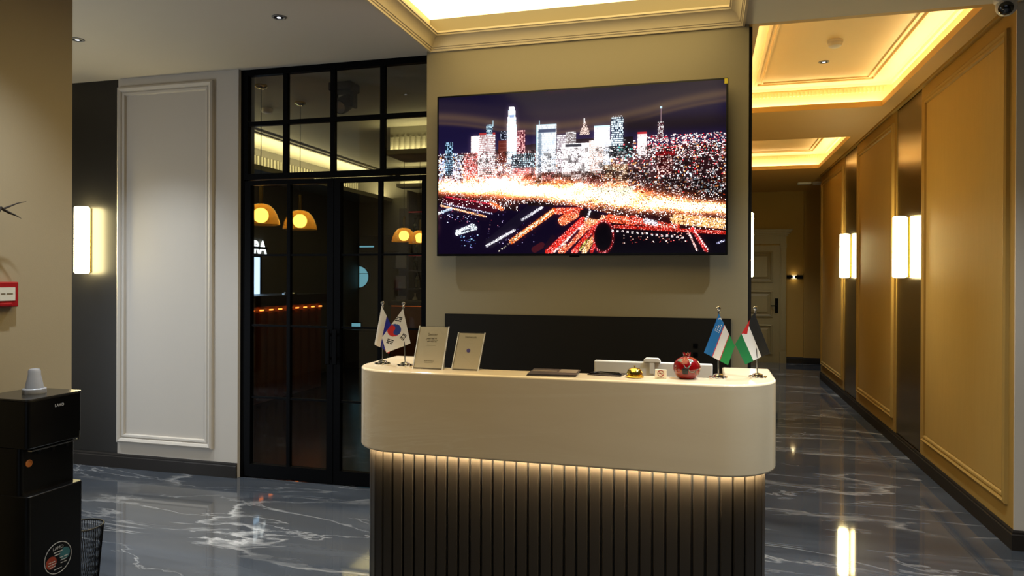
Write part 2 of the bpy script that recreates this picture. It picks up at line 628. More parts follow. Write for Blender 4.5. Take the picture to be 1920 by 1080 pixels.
# ---- corridor
clw = box('wall_corridor', 'corr', 0.08, XL, 4.78, 13.5, 0, 3.5)
struct(clw, 'gold corridor wall hidden behind the desk wall', 'wall')
wr = box('wall_right', 'corr', XR + 0.02, XR + 0.16, 4.57, 11.54, 0, 3.5)
struct(wr, 'long gold corridor wall of framed panels and metal strips', 'wall')
FR = [(0.0, 0.0), (0.002, 0.018), (0.014, 0.024), (0.026, 0.016), (0.032, 0.010), (0.038, 0.018), (0.050, 0.016), (0.056, 0.0)]
for (a, b) in ((4.57, 6.372), (7.152, 8.912), (9.668, 11.54)):
    pb = box('wall_panel', 'corr', XR, XR + 0.02, a, b, 0.108, HC, wr)
    frame_sweep('x', XR, -1, a + 0.075, b - 0.085, 0.225, 2.92, FR).build('panel_moulding', 'corr', pb)
    MB().box(XR - 0.003, XR, a + 0.135, b - 0.145, 0.285, 2.86).build('panel_field', 'corrpanel', pb)
for (a, b) in ((6.378, 7.146), (8.918, 9.662)):
    box('metal_strip', 'bronze', XR + 0.006, XR + 0.02, a, b, 0.108, HC, wr)
# angle trim between wall and soffit
box('wall_cornice', 'corr', XR - 0.03, XR, 4.57, 11.54, HC - 0.02, HC, wr)
wf = box('wall_front', 'paint', XR, 4.2, 4.56, 4.57, 0, 3.1)
struct(wf, 'narrow pale wall edge right of the corridor opening', 'wall')
box('wall_core', 'paint', XR + 0.16, 4.2, 4.57, 4.72, 0, 3.1, wf)


def skirting(name, pts, label):
    """baseboard with a stepped top along a polyline, thickness to the left-hand side"""
    mb = MB()
    prof = [(0.0, 0.0), (0.016, 0.0), (0.016, 0.085), (0.011, 0.09), (0.011, 0.101), (0.006, 0.11), (0.0, 0.11)]
    n = len(prof)
    vs, fs = [], []
    P = [Vector((p[0], p[1], 0)) for p in pts]
    for i, p in enumerate(P):
        ns = []
        if i > 0:
            d = (P[i] - P[i - 1]).normalized()
            ns.append(Vector((-d.y, d.x, 0)))
        if i < len(P) - 1:
            d = (P[i + 1] - P[i]).normalized()
            ns.append(Vector((-d.y, d.x, 0)))
        nn = sum(ns, Vector()).normalized()
        nn = nn / max(0.3, nn.dot(ns[0]))
        for (t, z) in prof:
            q = p + nn * t
            vs.append((q.x, q.y, z))
    for i in range(len(P) - 1):
        for k in range(n):
            k2 = (k + 1) % n
            fs.append((i * n + k, i * n + k2, (i + 1) * n + k2, (i + 1) * n + k))
    fs.append(tuple(range(n)))
    fs.append(tuple((len(P) - 1) * n + k for k in range(n)))
    mb.add(vs, fs)
    return struct(mb.build(name, 'base'), label, 'skirting')


skirting('baseboard_right', [(4.2, 4.56), (XR, 4.56), (XR, 11.54)][::-1] if False else [(XR, 11.54), (XR, 4.56), (4.2, 4.56)][::-1],
         'dark stepped skirting along the corridor wall and round its corner')

# end of the corridor: wall, side opening
we = box('wall_end', 'corr', 0.0, 4.2, 13.5, 13.62, 0, 3.5)
struct(we, 'gold wall at the far end of the corridor', 'wall')
box('wall_pilaster', 'corr', 1.64, 3.0, 13.44, 13.5, 0, HC, we)
ws = box('wall_side', 'corr', 4.1, 4.2, 4.72, 13.5, 0, 3.5)
struct(ws, 'gold wall closing the side passage', 'wall')
skirting('baseboard_end', [(3.0, 13.44), (1.64, 13.44), (1.64, 13.5), (1.345, 13.5)], 'dark skirting at the corridor end')

# corridor ceiling with two trays
T1 = (0.30, 1.495, 4.60, 7.01)
T2 = (0.30, 1.495, 8.44, 10.73)
mb = MB()
for x0, x1, y0, y1 in ((XL, XR + 0.02, 4.55, T1[2]), (XL, T1[0], T1[2], T2[3]), (T1[1], XR + 0.02, T1[2], T2[3]),
                       (T1[0], T1[1], T1[3], T2[2]), (XL, XR + 0.02, T2[3], 13.5), (XR + 0.02, 4.1, 11.0, 13.5)):
    mb.box(x0, x1, y0, y1, HC, HC + 0.014)
cc = struct(mb.build('ceiling_corridor', 'corrceil'), 'gold corridor ceiling with two glowing cove trays', 'ceiling')
OUT, ZT = 0.10, 3.27
for ti, (x0, x1, y0, y1) in enumerate((T1, T2)):
    mb = MB()
    X0, X1, Y0, Y1 = x0 - 0.055, x1 + OUT, y0 - 0.02, y1 + OUT
    if ti:
        Y0 = y0 - OUT
    mb.box(X0 - 0.02, X0, Y0, Y1, HC + 0.014, ZT)
    mb.box(X1, X1 + 0.02, Y0, Y1, HC + 0.014, ZT)
    mb.box(X0, X1, Y0 - 0.02, Y0, HC + 0.014, ZT)
    mb.box(X0, X1, Y1, Y1 + 0.02, HC + 0.014, ZT)
    mb.box(X0 - 0.02, X1 + 0.02, Y0 - 0.02, Y1 + 0.02, ZT, ZT + 0.03)
    tr = mb.build('cove_tray', 'tray', cc)
    crown(X0, X1, Y0, Y1, ZT, [(0.0, -0.03), (0.02, -0.026), (0.03, -0.01), (0.05, 0.0)]).build('tray_edge', 'tray', tr)
    # flat frame mouldings on the tray top
    fr = MB()
    for ins, w_, d in ((0.17, 0.022, 0.018), (0.225, 0.014, 0.012)):
        a0, a1, b0, b1 = X0 + ins, X1 - ins, Y0 + ins, Y1 - ins
        fr.box(a0, a1, b0, b0 + w_, ZT - d, ZT)
        fr.box(a0, a1, b1 - w_, b1, ZT - d, ZT)
        fr.box(a0, a0 + w_, b0 + w_, b1 - w_, ZT - d, ZT)
        fr.box(a1 - w_, a1, b0 + w_, b1 - w_, ZT - d, ZT)
    fr.build('tray_moulding', 'tray', tr)
    # dentils under the tray edge at the back
    dn = MB()
    x = X0 + 0.06
    while x < X1 - 0.05:
        dn.box(x, x + 0.016, Y1 - 0.012, Y1, ZT - 0.085, ZT - 0.045)
        x += 0.033
    tag(dn.build('dentil_row', 'tray', tr), kind='stuff')
    lip = MB()
    lip.box(x0 - 0.02, x0, y0, y1, HC + 0.014, HC + 0.05)
    lip.box(x1, x1 + 0.02, y0, y1, HC + 0.014, HC + 0.05)
    lip.box(x0, x1, y1, y1 + 0.02, HC + 0.014, HC + 0.05)
    lip.build('cove_lip', 'corrceil', tr)
    zl = HC + 0.025
    cx, cy = (x0 + x1) / 2, (y0 + y1) / 2
    area('cove_strip', (x1 + 0.06, cy, zl), (PI, 0, 0), 0.04, y1 - y0, COVE_P * (y1 - y0), WARM)
    area('cove_strip', (x0 - 0.035, cy, zl), (PI, 0, 0), 0.03, y1 - y0, COVE_P * (y1 - y0), WARM)
    area('cove_strip', (cx, y1 + 0.06, zl), (PI, 0, 0), x1 - x0, 0.04, COVE_P * (x1 - x0), WARM)
    if ti:
        area('cove_strip', (cx, y0 - 0.05, zl), (PI, 0, 0), x1 - x0, 0.04, COVE_P * (x1 - x0), WARM)

# ---- left panelled wall
wl = MB().box(-6.0, -4.44, 4.612, 4.74, 0, HC).box(-4.44, -3.355, 4.60, 4.70, 0, HC).build('wall_left', 'paint')
struct(wl, 'off-white panelled wall left of the glass partition', 'wall')
box('dark_strip', 'strip', -5.1, -4.446, 4.604, 4.612, 0.108, HC, wl)
fm = frame_sweep('y', 4.60, -1, -4.432, -3.564, 0.20, 2.963,
                 [(0.0, 0.0), (0.002, 0.022), (0.016, 0.03), (0.034, 0.022), (0.04, 0.012), (0.05, 0.018), (0.064, 0.016), (0.07, 0.0)])
fm.build('panel_moulding', 'paint', wl)
skirting('baseboard_left', [(-3.357, 4.60), (-4.44, 4.60), (-6.0, 4.605)][::1], 'dark skirting under the off-white panelled wall')

# ---- left pier with the call point
wp = box('wall_pier', 'pier', -3.3, -3.07, -4.0, 2.89, 0, HC)
struct(wp, 'beige side wall ending behind the water dispenser at the left', 'wall')

# ---- rest of the lobby (behind the camera)
w1 = MB().box(-6.1, -6.0, -4.0, 4.7, 0, HC).build('wall_west', 'paint')
struct(w1, 'pale lobby side wall outside the view', 'wall')
sw = thing('fill_window', 'unseen window added behind the left wall for the side fill light', 'window', kind='structure')  # made-up window frame, put round the added side fill
mb = MB().box(-5.99, -5.95, 0.64, 0.70, 0.2, 1.9).box(-5.99, -5.95, 2.70, 2.76, 0.2, 1.9).box(-5.99, -5.95, 0.70, 2.70, 1.86, 1.92).box(-5.99, -5.95, 0.70, 2.70, 0.18, 0.24)
mb.build('window_frame', 'black', sw)  # frame of the added, unseen fill window
w2 = box('wall_east', 'paint', 4.2, 4.3, -4.0, 4.72, 0, HC)
struct(w2, 'pale lobby wall outside the view on the right', 'wall')
mb = MB().box(-6.1, -3.6, -4.12, -4.0, 0, HC).box(0.8, 4.3, -4.12, -4.0, 0, HC).box(-3.6, 0.8, -4.12, -4.0, 2.15, HC)
w3 = struct(mb.build('wall_rear', 'paint'), 'pale entrance wall behind the viewer', 'wall')
wn = thing('window_1', 'glazed hotel entrance in the wall behind the viewer', 'window', kind='structure')
mb = MB()
for x in (-3.6, -2.13, -0.68, 0.75):
    mb.box(x, x + 0.05, -4.09, -4.03, 0, 2.15)
mb.box(-3.55, 0.75, -4.09, -4.03, 2.1, 2.15)
mb.box(-3.55, 0.75, -4.09, -4.03, 0, 0.06)
mb.build('window_frame', 'black', wn)
for x0, x1 in ((-3.55, -2.13), (-2.08, -0.68), (-0.63, 0.75)):
    box('pane', 'acrylic', x0, x1, -4.065, -4.058, 0.06, 2.1, wn)

# ================================================================== GLASS PARTITION
X0, X1, XM = -3.355, -1.842, -2.60
y0, y1 = 4.63, 4.675
w = thing('window_2', 'black framed glass transom of eight panes over the double doors', 'glazing', kind='structure')
mb = MB()
mb.box(X0, X0 + 0.058, y0, y1, 2.214, 3.03).box(X1 - 0.03, X1, y0, y1, 2.214, 3.03)
mb.box(X0 + 0.058, X1 - 0.03, y0, y1, 2.985, 3.03).box(X0 + 0.058, X1 - 0.03, y0, y1, 2.214, 2.256)
mb.build('transom_frame', 'black', w)
xs = [X0 + 0.058, -2.985, -2.60, -2.21, X1 - 0.03]
for x in xs[1:-1]:
    box('muntin', 'black', x - 0.018, x + 0.018, y0 + 0.005, y1 - 0.005, 2.256, 2.985, w)
for i in range(4):
    a = xs[i] + (0.018 if i else 0)
    b = xs[i + 1] - (0.018 if i < 3 else 0)
    box('muntin', 'black', a, b, y0 + 0.005, y1 - 0.005, 2.613, 2.645, w)
    for (c, d) in ((2.256, 2.613), (2.645, 2.985)):
        box('pane', 'glass', a, b, 4.65, 4.656, c, d, w)
# frame legs beside the doors
jm = MB().box(X0, X0 + 0.03, y0, y1, 0, 2.214).box(X1 - 0.012, X1, y0, y1, 0, 2.214).build('trim_1', 'black')
struct(jm, 'slim black jambs beside the glass double doors', 'frame')
for dn_, (a, b), mx, lab, hx in ((1, (X0 + 0.034, -2.588), -2.955, 'left black framed glass door leaf leading to the bar', -2.612),
                                 (2, (-2.582, X1 - 0.016), -2.226, 'right black framed glass door leaf leading to the bar', -2.556)):
    d = thing('door_%d' % dn_, lab, 'door', kind='structure')
    sw = 0.05
    mb = MB()
    mb.box(a, a + sw, y0, y1, 0.012, 2.205).box(b - sw, b, y0, y1, 0.012, 2.205)
    mb.box(a + sw, b - sw, y0, y1, 2.172, 2.205).box(a + sw, b - sw, y0, y1, 0.012, 0.104)
    mb.build('door_frame', 'black', d)
    box('muntin', 'black', mx - 0.014, mx + 0.014, y0 + 0.006, y1 - 0.006, 0.104, 2.172, d)
    zz = [0.104, 0.60, 1.133, 1.654, 2.172]
    for (p, q) in ((a + sw, mx - 0.014), (mx + 0.014, b - sw)):
        for z in zz[1:-1]:
            box('muntin', 'black', p, q, y0 + 0.01, y1 - 0.01, z - 0.007, z + 0.007, d)
        for k in range(4):
            box('pane', 'glass', p, q, 4.65, 4.656, zz[k] + (0.007 if k else 0), zz[k + 1] - (0.007 if k < 3 else 0), d)
    hb = MB().box(hx - 0.017, hx + 0.017, y0 - 0.04, y0 - 0.026, 0.87, 1.12)
    hb.box(hx - 0.008, hx + 0.008, y0 - 0.026, y0, 0.9, 0.92).box(hx - 0.008, hx + 0.008, y0 - 0.026, y0, 1.07, 1.09)
    hb.build('door_handle', 'black', d, bevel=0.003)

# ================================================================== BAR ROOM BEHIND THE GLASS
struct(box('wall_bar_side', 'barwall', -5.82, -5.72, 4.8, 11.1, 0, 3.3), 'dark grey side wall of the bar carrying the blue screen', 'wall')
struct(box('wall_bar_back', 'barwall', -5.82, 0.08, 11.1, 11.2, 0, 3.3), 'dark grey far wall of the bar with the half round window', 'wall')
struct(box('wall_bar_front', 'barwall', -5.82, -3.357, 4.74, 4.8, 0, 3.3), 'dark grey near wall of the bar hidden behind the panelled wall', 'wall')
mb = MB().box(-5.82, 0.08, 4.68, 11.2, 3.18, 3.24)
bc = struct(mb.build('ceiling_bar', 'barceil'), 'dim grey ceiling of the bar room', 'ceiling')
# lowered field (z 3.03) with a cove along its left side
MB().box(-4.72, 0.08, 4.68, 11.1, 3.06, 3.18).build('ceiling_field', 'barceil', bc)
mb = MB()
mb.box(-5.72, -5.1, 4.8, 11.1, 2.75, 2.78).box(-5.12, -5.1, 4.8, 11.1, 2.78, 2.81)
mb.build('cove_soffit', 'barwall', bc)
mb = MB()
for (a, b, z0_, z1_) in ((-4.80, -4.72, 3.09, 3.18), (-4.76, -4.72, 3.05, 3.09), (-4.64, -4.61, 3.045, 3.06), (-4.88, -4.85, 3.16, 3.18)):
    mb.box(a, b, 4.8, 11.1, z0_, z1_)
mb.build('cove_moulding', 'barceil', bc)
rb = MB()
y = 4.85
while y < 11.05:
    rb.box(-5.72, -5.705, y, y + 0.03, 2.8, 3.08)
    y += 0.075
tag(rb.build('cove_rib', 'barceil', bc), kind='stuff')
area('bar_cove_strip', (-5.3, 7.95, 2.79), (PI, 0, 0), 0.1, 6.2, BAR_P * 6.2, (1.0, 0.84, 0.42))
# bulkhead with lit ribs on the right
bh = MB().box(-3.2, 0.08, 6.90, 7.29, 2.75, 3.06).box(-3.2, 0.08, 6.78, 6.90, 2.75, 2.77).box(-3.2, 0.08, 6.77, 6.79, 2.75, 2.80).build('bulkhead', 'barceil', bc)
rb = MB()
x = -3.19
while x < -1.9:
    rb.box(x, x + 0.03, 6.885, 6.90, 2.8, 2.95)
    x += 0.06
tag(rb.build('cove_rib', 'barceil', bh), kind='stuff')
area('bar_cove_strip', (-2.4, 6.845, 2.785), (PI, 0, 0), 1.6, 0.06, 7.5, (1.0, 0.84, 0.42))
MB().box(-4.2, 0.08, 9.28, 9.40, 2.75, 2.78).box(-4.2, 0.08, 9.27, 9.29, 2.75, 2.80).box(-4.2, 0.08, 9.40, 9.5, 2.75, 3.06).build('back_soffit', 'barceil', bc)
area('bar_cove_strip', (-3.2, 9.345, 2.79), (PI, 0, 0), 2.0, 0.06, 8.0, (1.0, 0.84, 0.42))
struct(box('floor_bar', 'bar_floor', -5.82, 0.08, 4.69, 11.1, 0.0, 0.012), 'dark polished floor of the bar room', 'floor')

# pendants
def pendant(loc, z_drop, label):
    t = thing('pendant_lamp', label, 'lamp', loc, group='amber glass pendants in the bar')
    MB().lathe([(0.05, 0), (0.05, -0.015), (0.02, -0.03)], n=16).build('ceiling_rose', 'brass', t, smooth=True)
    MB().tube([(0, 0, -0.02), (0, 0, -z_drop)], 0.003, 6).build('cable', 'black', t)
    MB().lathe([(0.018, -z_drop), (0.018, -z_drop - 0.14), (0.03, -z_drop - 0.15)], n=14).build('lamp_holder', 'brass', t, smooth=True)
    prof = [(0.03, 0.0), (0.07, -0.012), (0.105, -0.045), (0.13, -0.09), (0.146, -0.14), (0.15, -0.17)]
    prof2 = [(r - 0.005, h - 0.002) for r, h in prof][::-1]
    MB().lathe([(r, h - z_drop - 0.14) for r, h in prof + prof2], n=28, cap=False).build('lamp_shade', 'amber', t, smooth=True)
    MB().lathe([(0.062 * math.sin(a), 0.062 * math.cos(a) - z_drop - 0.235) for a in [PI * i / 10 for i in range(1, 10)]], n=16).build('bulb', 'e_bulb', t, smooth=True)
    return t


for i, (x, y, lab) in enumerate(((-3.52, 5.12, 'amber glass pendant nearest the left door frame'),
                                 (-3.53, 5.72, 'second amber glass pendant from the left, seen through the left door'),
                                 (-3.55, 8.06, 'far amber glass pendant before the bottle shelves, left of two'),
                                 (-3.55, 8.56, 'far amber glass pendant before the bottle shelves, right of two'))):
    pendant((x, y, 3.06), 0.83, lab)

sd = MB().lathe([(0.055, 0), (0.055, -0.02), (0.045, -0.035), (0.02, -0.042)], n=20).build('smoke_detector', 'white_plastic', None, (-3.97, 5.86, 3.06), smooth=True)
tag(sd, 'small round smoke detector on the bar ceiling near the pendants', 'smoke detector')

# moving head lamp on the bar ceiling
mh = thing('stage_light', 'black moving head stage light under the bar ceiling', 'stage light', (-2.84, 5.25, 3.06))
MB().box(-0.1, 0.1, -0.08, 0.08, -0.07, 0).build('mount_base', 'black', mh, bevel=0.01)
for x in (-0.1, 0.07):
    MB().box(x, x + 0.03, -0.04, 0.04, -0.2, -0.07).build('yoke_arm', 'black', mh, bevel=0.008)
hd = MB().lathe([(0.03, -0.09), (0.062, -0.08), (0.066, 0.05), (0.058, 0.09)], (0, 0, 0), n=18, axis='y').build('lamp_head', 'black', mh, loc=(0, 0, -0.165), smooth=True)
hd.rotation_euler[0] = 0.5
MB().lathe([(0.05, 0.091), (0.05, 0.095)], n=18, axis='y').build('lens', 'lens', hd)

# long bar counter on the left with lit ribs
bt = thing('bar_counter', 'long dark bar counter with orange lit ribs beyond the left door', 'counter', (-5.0, 0, 0.012))
box('counter_top', 'barwood', -0.62, 0.04, 4.9, 8.8, 1.13, 1.255, bt)
box('counter_body', 'bronze_brown', -0.5, -0.04, 4.95, 8.7, 0, 1.13, bt)
rbm = None
n_ = 0
y = 5.05
while y < 8.65:
    if rbm is None:
        rbm = MB().box(-0.04, -0.008, -0.045, 0.045, 0.05, 1.06).build('rib', 'bronze_brown', bt, loc=(0, y, 0))
        r_ = rbm
    else:
        r_ = rbm.copy()
        COL.objects.link(r_)
        r_.location = (0, y, 0)
    y += 0.187
led0 = None
y = 5.05
while y < 8.65:
    if led0 is None:
        l_ = led0 = MB().box(-0.008, 0.012, -0.028, 0.028, 1.08, 1.095).build('led_lamp', 'e_orange', bt, loc=(0, y, 0))
    else:
        l_ = led0.copy()
        COL.objects.link(l_)
        l_.location = (0, y, 0)
    y += 0.187
bl = MB().lathe([(0.09, 0), (0.09, 0.015), (0.07, 0.03), (0.01, 0.045)], n=16).build('serving_dish', 'steel', None, (-5.05, 7.95, 1.267), smooth=True)
tag(bl, 'small silver serving dish on the dark bar counter', 'dish')

sc = thing('wall_screen', 'bright blue-white screen on the bar wall left of the door muntin', 'screen', (-5.72, 8.0, 1.5))
box('screen_frame', 'black', 0, 0.03, -0.60, 0.30, -0.29, 0.29, sc)
box('screen_glass', 'e_screen', 0.031, 0.034, -0.55, 0.255, -0.25, 0.245, sc)
sg = thing('neon_sign', 'glowing white letters on the bar wall above the blue screen', 'sign', (-5.70, 8.12, 1.87))
tx = text_mesh('sign_letters', 'RA', 0.22, 'e_white', sg, 0.012)
tx.rotation_euler = (PI / 2, 0, PI / 2)
tx.location = (0.01, 0.135, 0)
box('sign_rail', 'black', -0.02, 0.012, -0.05, 0.31, -0.015, 0.015, sg)

# half round porthole, blue strip and till on the far wall
pw = thing('porthole_lamp', 'half round pale cyan window on the far bar wall', 'window', (-5.70, 11.09, 1.49))
n = 16
MB().lathe([(0.0, 0), (0.18, 0)], n=n, a0=-PI / 2, a1=PI / 2, axis='y', cap=False).build('porthole_pane', 'e_sky', pw, loc=(0, -0.004, 0))
MB().lathe([(0.18, 0), (0.18, 0.03), (0.20, 0.03), (0.20, 0)], n=n, a0=-PI / 2, a1=PI / 2, axis='y', cap=False).build('porthole_ring', 'black', pw)
MB().box(0, 0.17, -0.012, -0.006, 0.055, 0.062).build('porthole_bar', 'black', pw)
ac = thing('air_conditioner', 'dark air unit with a cyan light line high on the far bar wall', 'air conditioner', (-5.2, 11.1, 2.02))
MB().box(-0.42, 0.42, -0.2, 0, -0.12, 0.16).build('unit_body', 'barwood', ac, bevel=0.02)
MB().box(-0.40, -0.14, -0.205, -0.2, -0.035, -0.012).build('light_line', 'e_sky', ac)
sb = thing('side_cabinet', 'dark low cabinet against the far bar wall', 'cabinet', (-5.2, 10.8, 0.012))
MB().box(-0.5, 0.3, -0.25, 0.28, 0, 0.62).build('cabinet_body', 'barwood', sb, bevel=0.01)
MB().box(-0.48, 0.28, -0.262, -0.25, 0.05, 0.58).build('cabinet_door', 'barwood', sb)
tl = thing('till_screen', 'small till with a cyan screen on the dark side cabinet', 'till', (-5.55, 10.7, 0.632))
MB().box(-0.08, 0.1, -0.03, 0.03, 0, 0.12).build('till_body', 'black', tl, bevel=0.006)
MB().box(-0.07, 0.09, -0.033, -0.03, 0.02, 0.1).build('till_display', 'e_sky', tl)

# bottle shelves
bk = thing('bottle_shelf', 'tall dark back bar with bottle shelves and red light lines', 'shelf', (-4.15, 9.52, 0.012))
MB().box(0, 1.9, 0.3, 0.33, 0, 2.72).box(0, 0.03, 0, 0.3, 0, 2.72).box(1.87, 1.9, 0, 0.3, 0, 2.72).build('carcass', 'barwood', bk)
SH = (1.05, 1.32, 1.58, 1.80, 2.10, 2.42)
for z in SH:
    box('shelf_board', 'barwood', 0.03, 1.87, 0, 0.3, z - 0.02, z, bk)
for z in (1.80, 2.42):
    box('red_led_strip', 'e_red', 0.03, 1.2, -0.008, 0.0, z - 0.016, z - 0.004, bk)
PB = [(0.034, 0), (0.036, 0.01), (0.036, 0.13), (0.03, 0.155), (0.013, 0.175), (0.012, 0.22), (0.014, 0.222), (0.014, 0.235)]
bm1 = MB().lathe(PB, n=10).build('bottle', 'bottle', smooth=True)
bm2 = MB().lathe([(r * 1.1, h * 0.85) for r, h in PB], n=10).build('bottle', 'bottle_pale', smooth=True)
names = {1.05: 'lowest shelf', 1.32: 'second lowest shelf', 1.58: 'shelf under the lower red line', 1.80: 'shelf on the lower red line', 2.10: 'shelf between the red lines'}
first = {0: True, 1: True}
for si, z in enumerate(SH[:5]):
    for j in range(5):
        pale = (si * 2 + j * 3) % 5 == 0
        src = bm2 if pale else bm1
        if first[1 if pale else 0]:
            o = src
            first[1 if pale else 0] = False
        else:
            o = src.copy()
            COL.objects.link(o)
        o.location = (-4.15 + 0.09 + j * 0.12 + (si % 2) * 0.03, 9.62 + 0.02 * (j % 2), z + 0.012)
        tag(o, ('first', 'second', 'third', 'fourth', 'fifth')[j] + ' bottle from the left on the ' + names[z] + ', ' + ('pale' if pale else 'dark'), 'bottle', 'bottles on the back bar')
# glass rack left of the shelves, seen as pale squares
gr = thing('glass_rack', 'narrow rack of pale lit shelves left of the bottles', 'rack', (-4.32, 9.6, 0.012))
MB().box(-0.1, 0.1, 0.26, 0.28, 0, 2.5).build('rack_back', 'barwood', gr)
for z in (1.0, 1.3, 1.6):
    MB().box(-0.1, 0.1, 0.05, 0.26, z, z + 0.015).build('rack_shelf', 'barwood', gr)
    MB().box(-0.08, 0.08, 0.1, 0.24, z + 0.015, z + 0.2).build('pale_box', 'ceramic', gr)
cb = thing('service_counter', 'dark service counter with an orange light line before the bottles', 'counter', (-3.5, 9.0, 0.012))
MB().box(-0.6, 0.9, -0.2, 0.25, 1.10, 1.16).build('counter_top', 'barwood', cb)
MB().box(-0.58, 0.88, -0.16, 0.22, 0, 1.10).build('counter_body', 'bronze_brown', cb)
MB().box(-0.57, 0.87, -0.166, -0.16, 1.092, 1.097).build('led_strip', 'e_orange_dim', cb)

# ================================================================== TELEVISION
TXA, TXB, TZA, TZB = -1.719, 0.118, 1.635, 2.686
tv = thing('television', 'huge flat television showing a glowing city skyline at night', 'television', (TXA, 4.43, TZA))
TW, TH = TXB - TXA, TZB - TZA
MB().box(0, TW, 0, 0.03, 0, TH).build('television_body', 'gloss_black', tv, bevel=0.004)
MB().box(0.3, TW - 0.3, 0.03, 0.12, 0.15, TH - 0.2).build('wall_mount', 'black', tv)
MB().box(TW / 2 - 0.03, TW / 2 + 0.03, 0.0, 0.02, -0.008, 0).build('sensor_bump', 'black', tv)
MB().box(TW - 0.022, TW - 0.004, -0.002, 0, TH - 0.036, TH - 0.006).build('corner_sticker', 'yellow', tv)


def paint_city(Wd, Hd):
    rng = np.random.default_rng(11)
    im = np.zeros((Hd, Wd, 3), np.float32)
    U_, V_ = np.meshgrid((np.arange(Wd) + .5) / Wd, (np.arange(Hd) + .5) / Hd)
    asp = Wd / Hd

    def c(r, g, b):
        return np.array([r, g, b], np.float32) / 255

    def mixin(a, col):
        a = np.clip(a, 0, 1)[..., None]
        im[:] = im * (1 - a) + np.asarray(col, np.float32) * a

    def addl(a, col):
        im[:] = im + np.clip(a, 0, 3)[..., None] * np.asarray(col, np.float32)
    # sky, with the lobby ceiling's wavy reflection painted over it as a band
    im[:] = c(24, 18, 52)
    mixin((0.16 - V_) / 0.16 * 0.7, c(14, 10, 36))
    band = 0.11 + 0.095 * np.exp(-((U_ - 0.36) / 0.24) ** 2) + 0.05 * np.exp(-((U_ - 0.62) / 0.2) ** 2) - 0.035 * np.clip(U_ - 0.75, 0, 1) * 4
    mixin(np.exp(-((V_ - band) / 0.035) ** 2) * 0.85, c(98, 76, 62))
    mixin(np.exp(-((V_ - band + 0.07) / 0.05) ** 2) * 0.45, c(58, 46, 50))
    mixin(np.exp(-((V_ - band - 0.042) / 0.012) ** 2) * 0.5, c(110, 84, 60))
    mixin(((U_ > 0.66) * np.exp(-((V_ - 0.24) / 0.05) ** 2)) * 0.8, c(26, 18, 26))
    # city ground, dark
    hor = 0.335 - 0.06 * np.clip((U_ - 0.1) / 0.35, 0, 1) * (U_ < 0.7) + 0.0 * U_
    mixin((V_ > hor + 0.03).astype(np.float32), c(16, 8, 14))
    mixin(((V_ > 0.36) & (V_ < 0.62)) * 0.55, c(52, 18, 20))

    def rect(u0, v0, u1, v1, col, a=1.0):
        i0, i1 = int(v0 * Hd), max(int(v1 * Hd), int(v0 * Hd) + 1)
        j0, j1 = int(u0 * Wd), max(int(u1 * Wd), int(u0 * Wd) + 1)
        sl = im[i0:i1, j0:j1]
        sl[:] = sl * (1 - a) + np.asarray(col, np.float32) * a

    def dots(nn, u0, v0, u1, v1, cols, size=1, dens=None):
        for _ in range(nn):
            u, v = rng.uniform(u0, u1), rng.uniform(v0, v1)
            if dens is not None and rng.random() > dens(u, v):
                continue
            j, i = int(u * Wd), int(v * Hd)
            s1, s2 = rng.integers(1, size + 2), rng.integers(1, size + 1)
            im[i:i + s2, j:j + s1] = cols[rng.integers(len(cols))] * rng.uniform(0.7, 1.4)
    Wh, Cy, Pk, Or, Rd, Ye = c(255, 255, 255), c(205, 240, 255), c(255, 205, 205), c(255, 160, 80), c(220, 30, 40), c(255, 232, 170)
    # general sprinkle
    dots(2600, 0.0, 0.38, 0.62, 0.60, [Wh, Wh, Cy, Pk, Pk, Or], 2)
    dots(500, 0.0, 0.36, 0.16, 0.56, [Wh, Cy, Cy, c(120, 150, 220)], 2)
    dots(900, 0.62, 0.31, 1.0, 0.66, [Wh, Wh, Pk, Cy, Rd, Or], 2)
    dots(700, 0.72, 0.30, 1.0, 0.44, [Wh, Pk, Rd, Wh], 1)
    dots(420, 0.60, 0.55, 1.0, 0.76, [Wh, Cy, Or], 1)
    mixin(((U_ > 0.72) & (V_ > 0.55) & (V_ < 0.72)) * 0.45, c(8, 4, 6))

    def tower(u0, v0, u1, v1, body, lit, p=0.7, rows=2, gap=1):
        rect(u0, v0, u1, v1, body)
        i0, i1, j0, j1 = int(v0 * Hd), int(v1 * Hd), int(u0 * Wd), int(u1 * Wd)
        for i in range(i0, i1, rows):
            for j in range(j0, j1):
                if rng.random() < p:
                    im[i:i + max(1, rows - gap), j] = lit * rng.uniform(0.75, 1.3)
    # glow mass around the centre
    addl(np.exp(-(((U_ - 0.44) / 0.26) ** 2 + ((V_ - 0.48) / 0.13) ** 2)) * 0.55, c(255, 225, 220))
    tower(0.028, 0.29, 0.055, 0.5, c(20, 30, 46), c(160, 200, 230), 0.5, 3)
    tower(0.125, 0.255, 0.16, 0.5, c(240, 225, 220), Wh, 0.8)
    tower(0.155, 0.245, 0.215, 0.52, c(150, 110, 110), Wh, 0.8, 3)
    rect(0.155, 0.238, 0.215, 0.252, c(170, 50, 50))
    tower(0.182, 0.19, 0.207, 0.25, c(50, 60, 80), Cy, 0.7)
    rect(0.206, 0.165, 0.209, 0.2, Cy)
    tower(0.098, 0.36, 0.15, 0.56, c(180, 70, 60), Pk, 0.7, 3)
    rect(0.228, 0.295, 0.271, 0.43, c(104, 44, 34))
    for k in range(5):
        rect(0.232, 0.31 + k * 0.024, 0.268, 0.315 + k * 0.024, c(150, 90, 80), 0.5)
    tower(0.235, 0.235, 0.266, 0.29, c(20, 22, 34), c(170, 180, 200), 0.3)
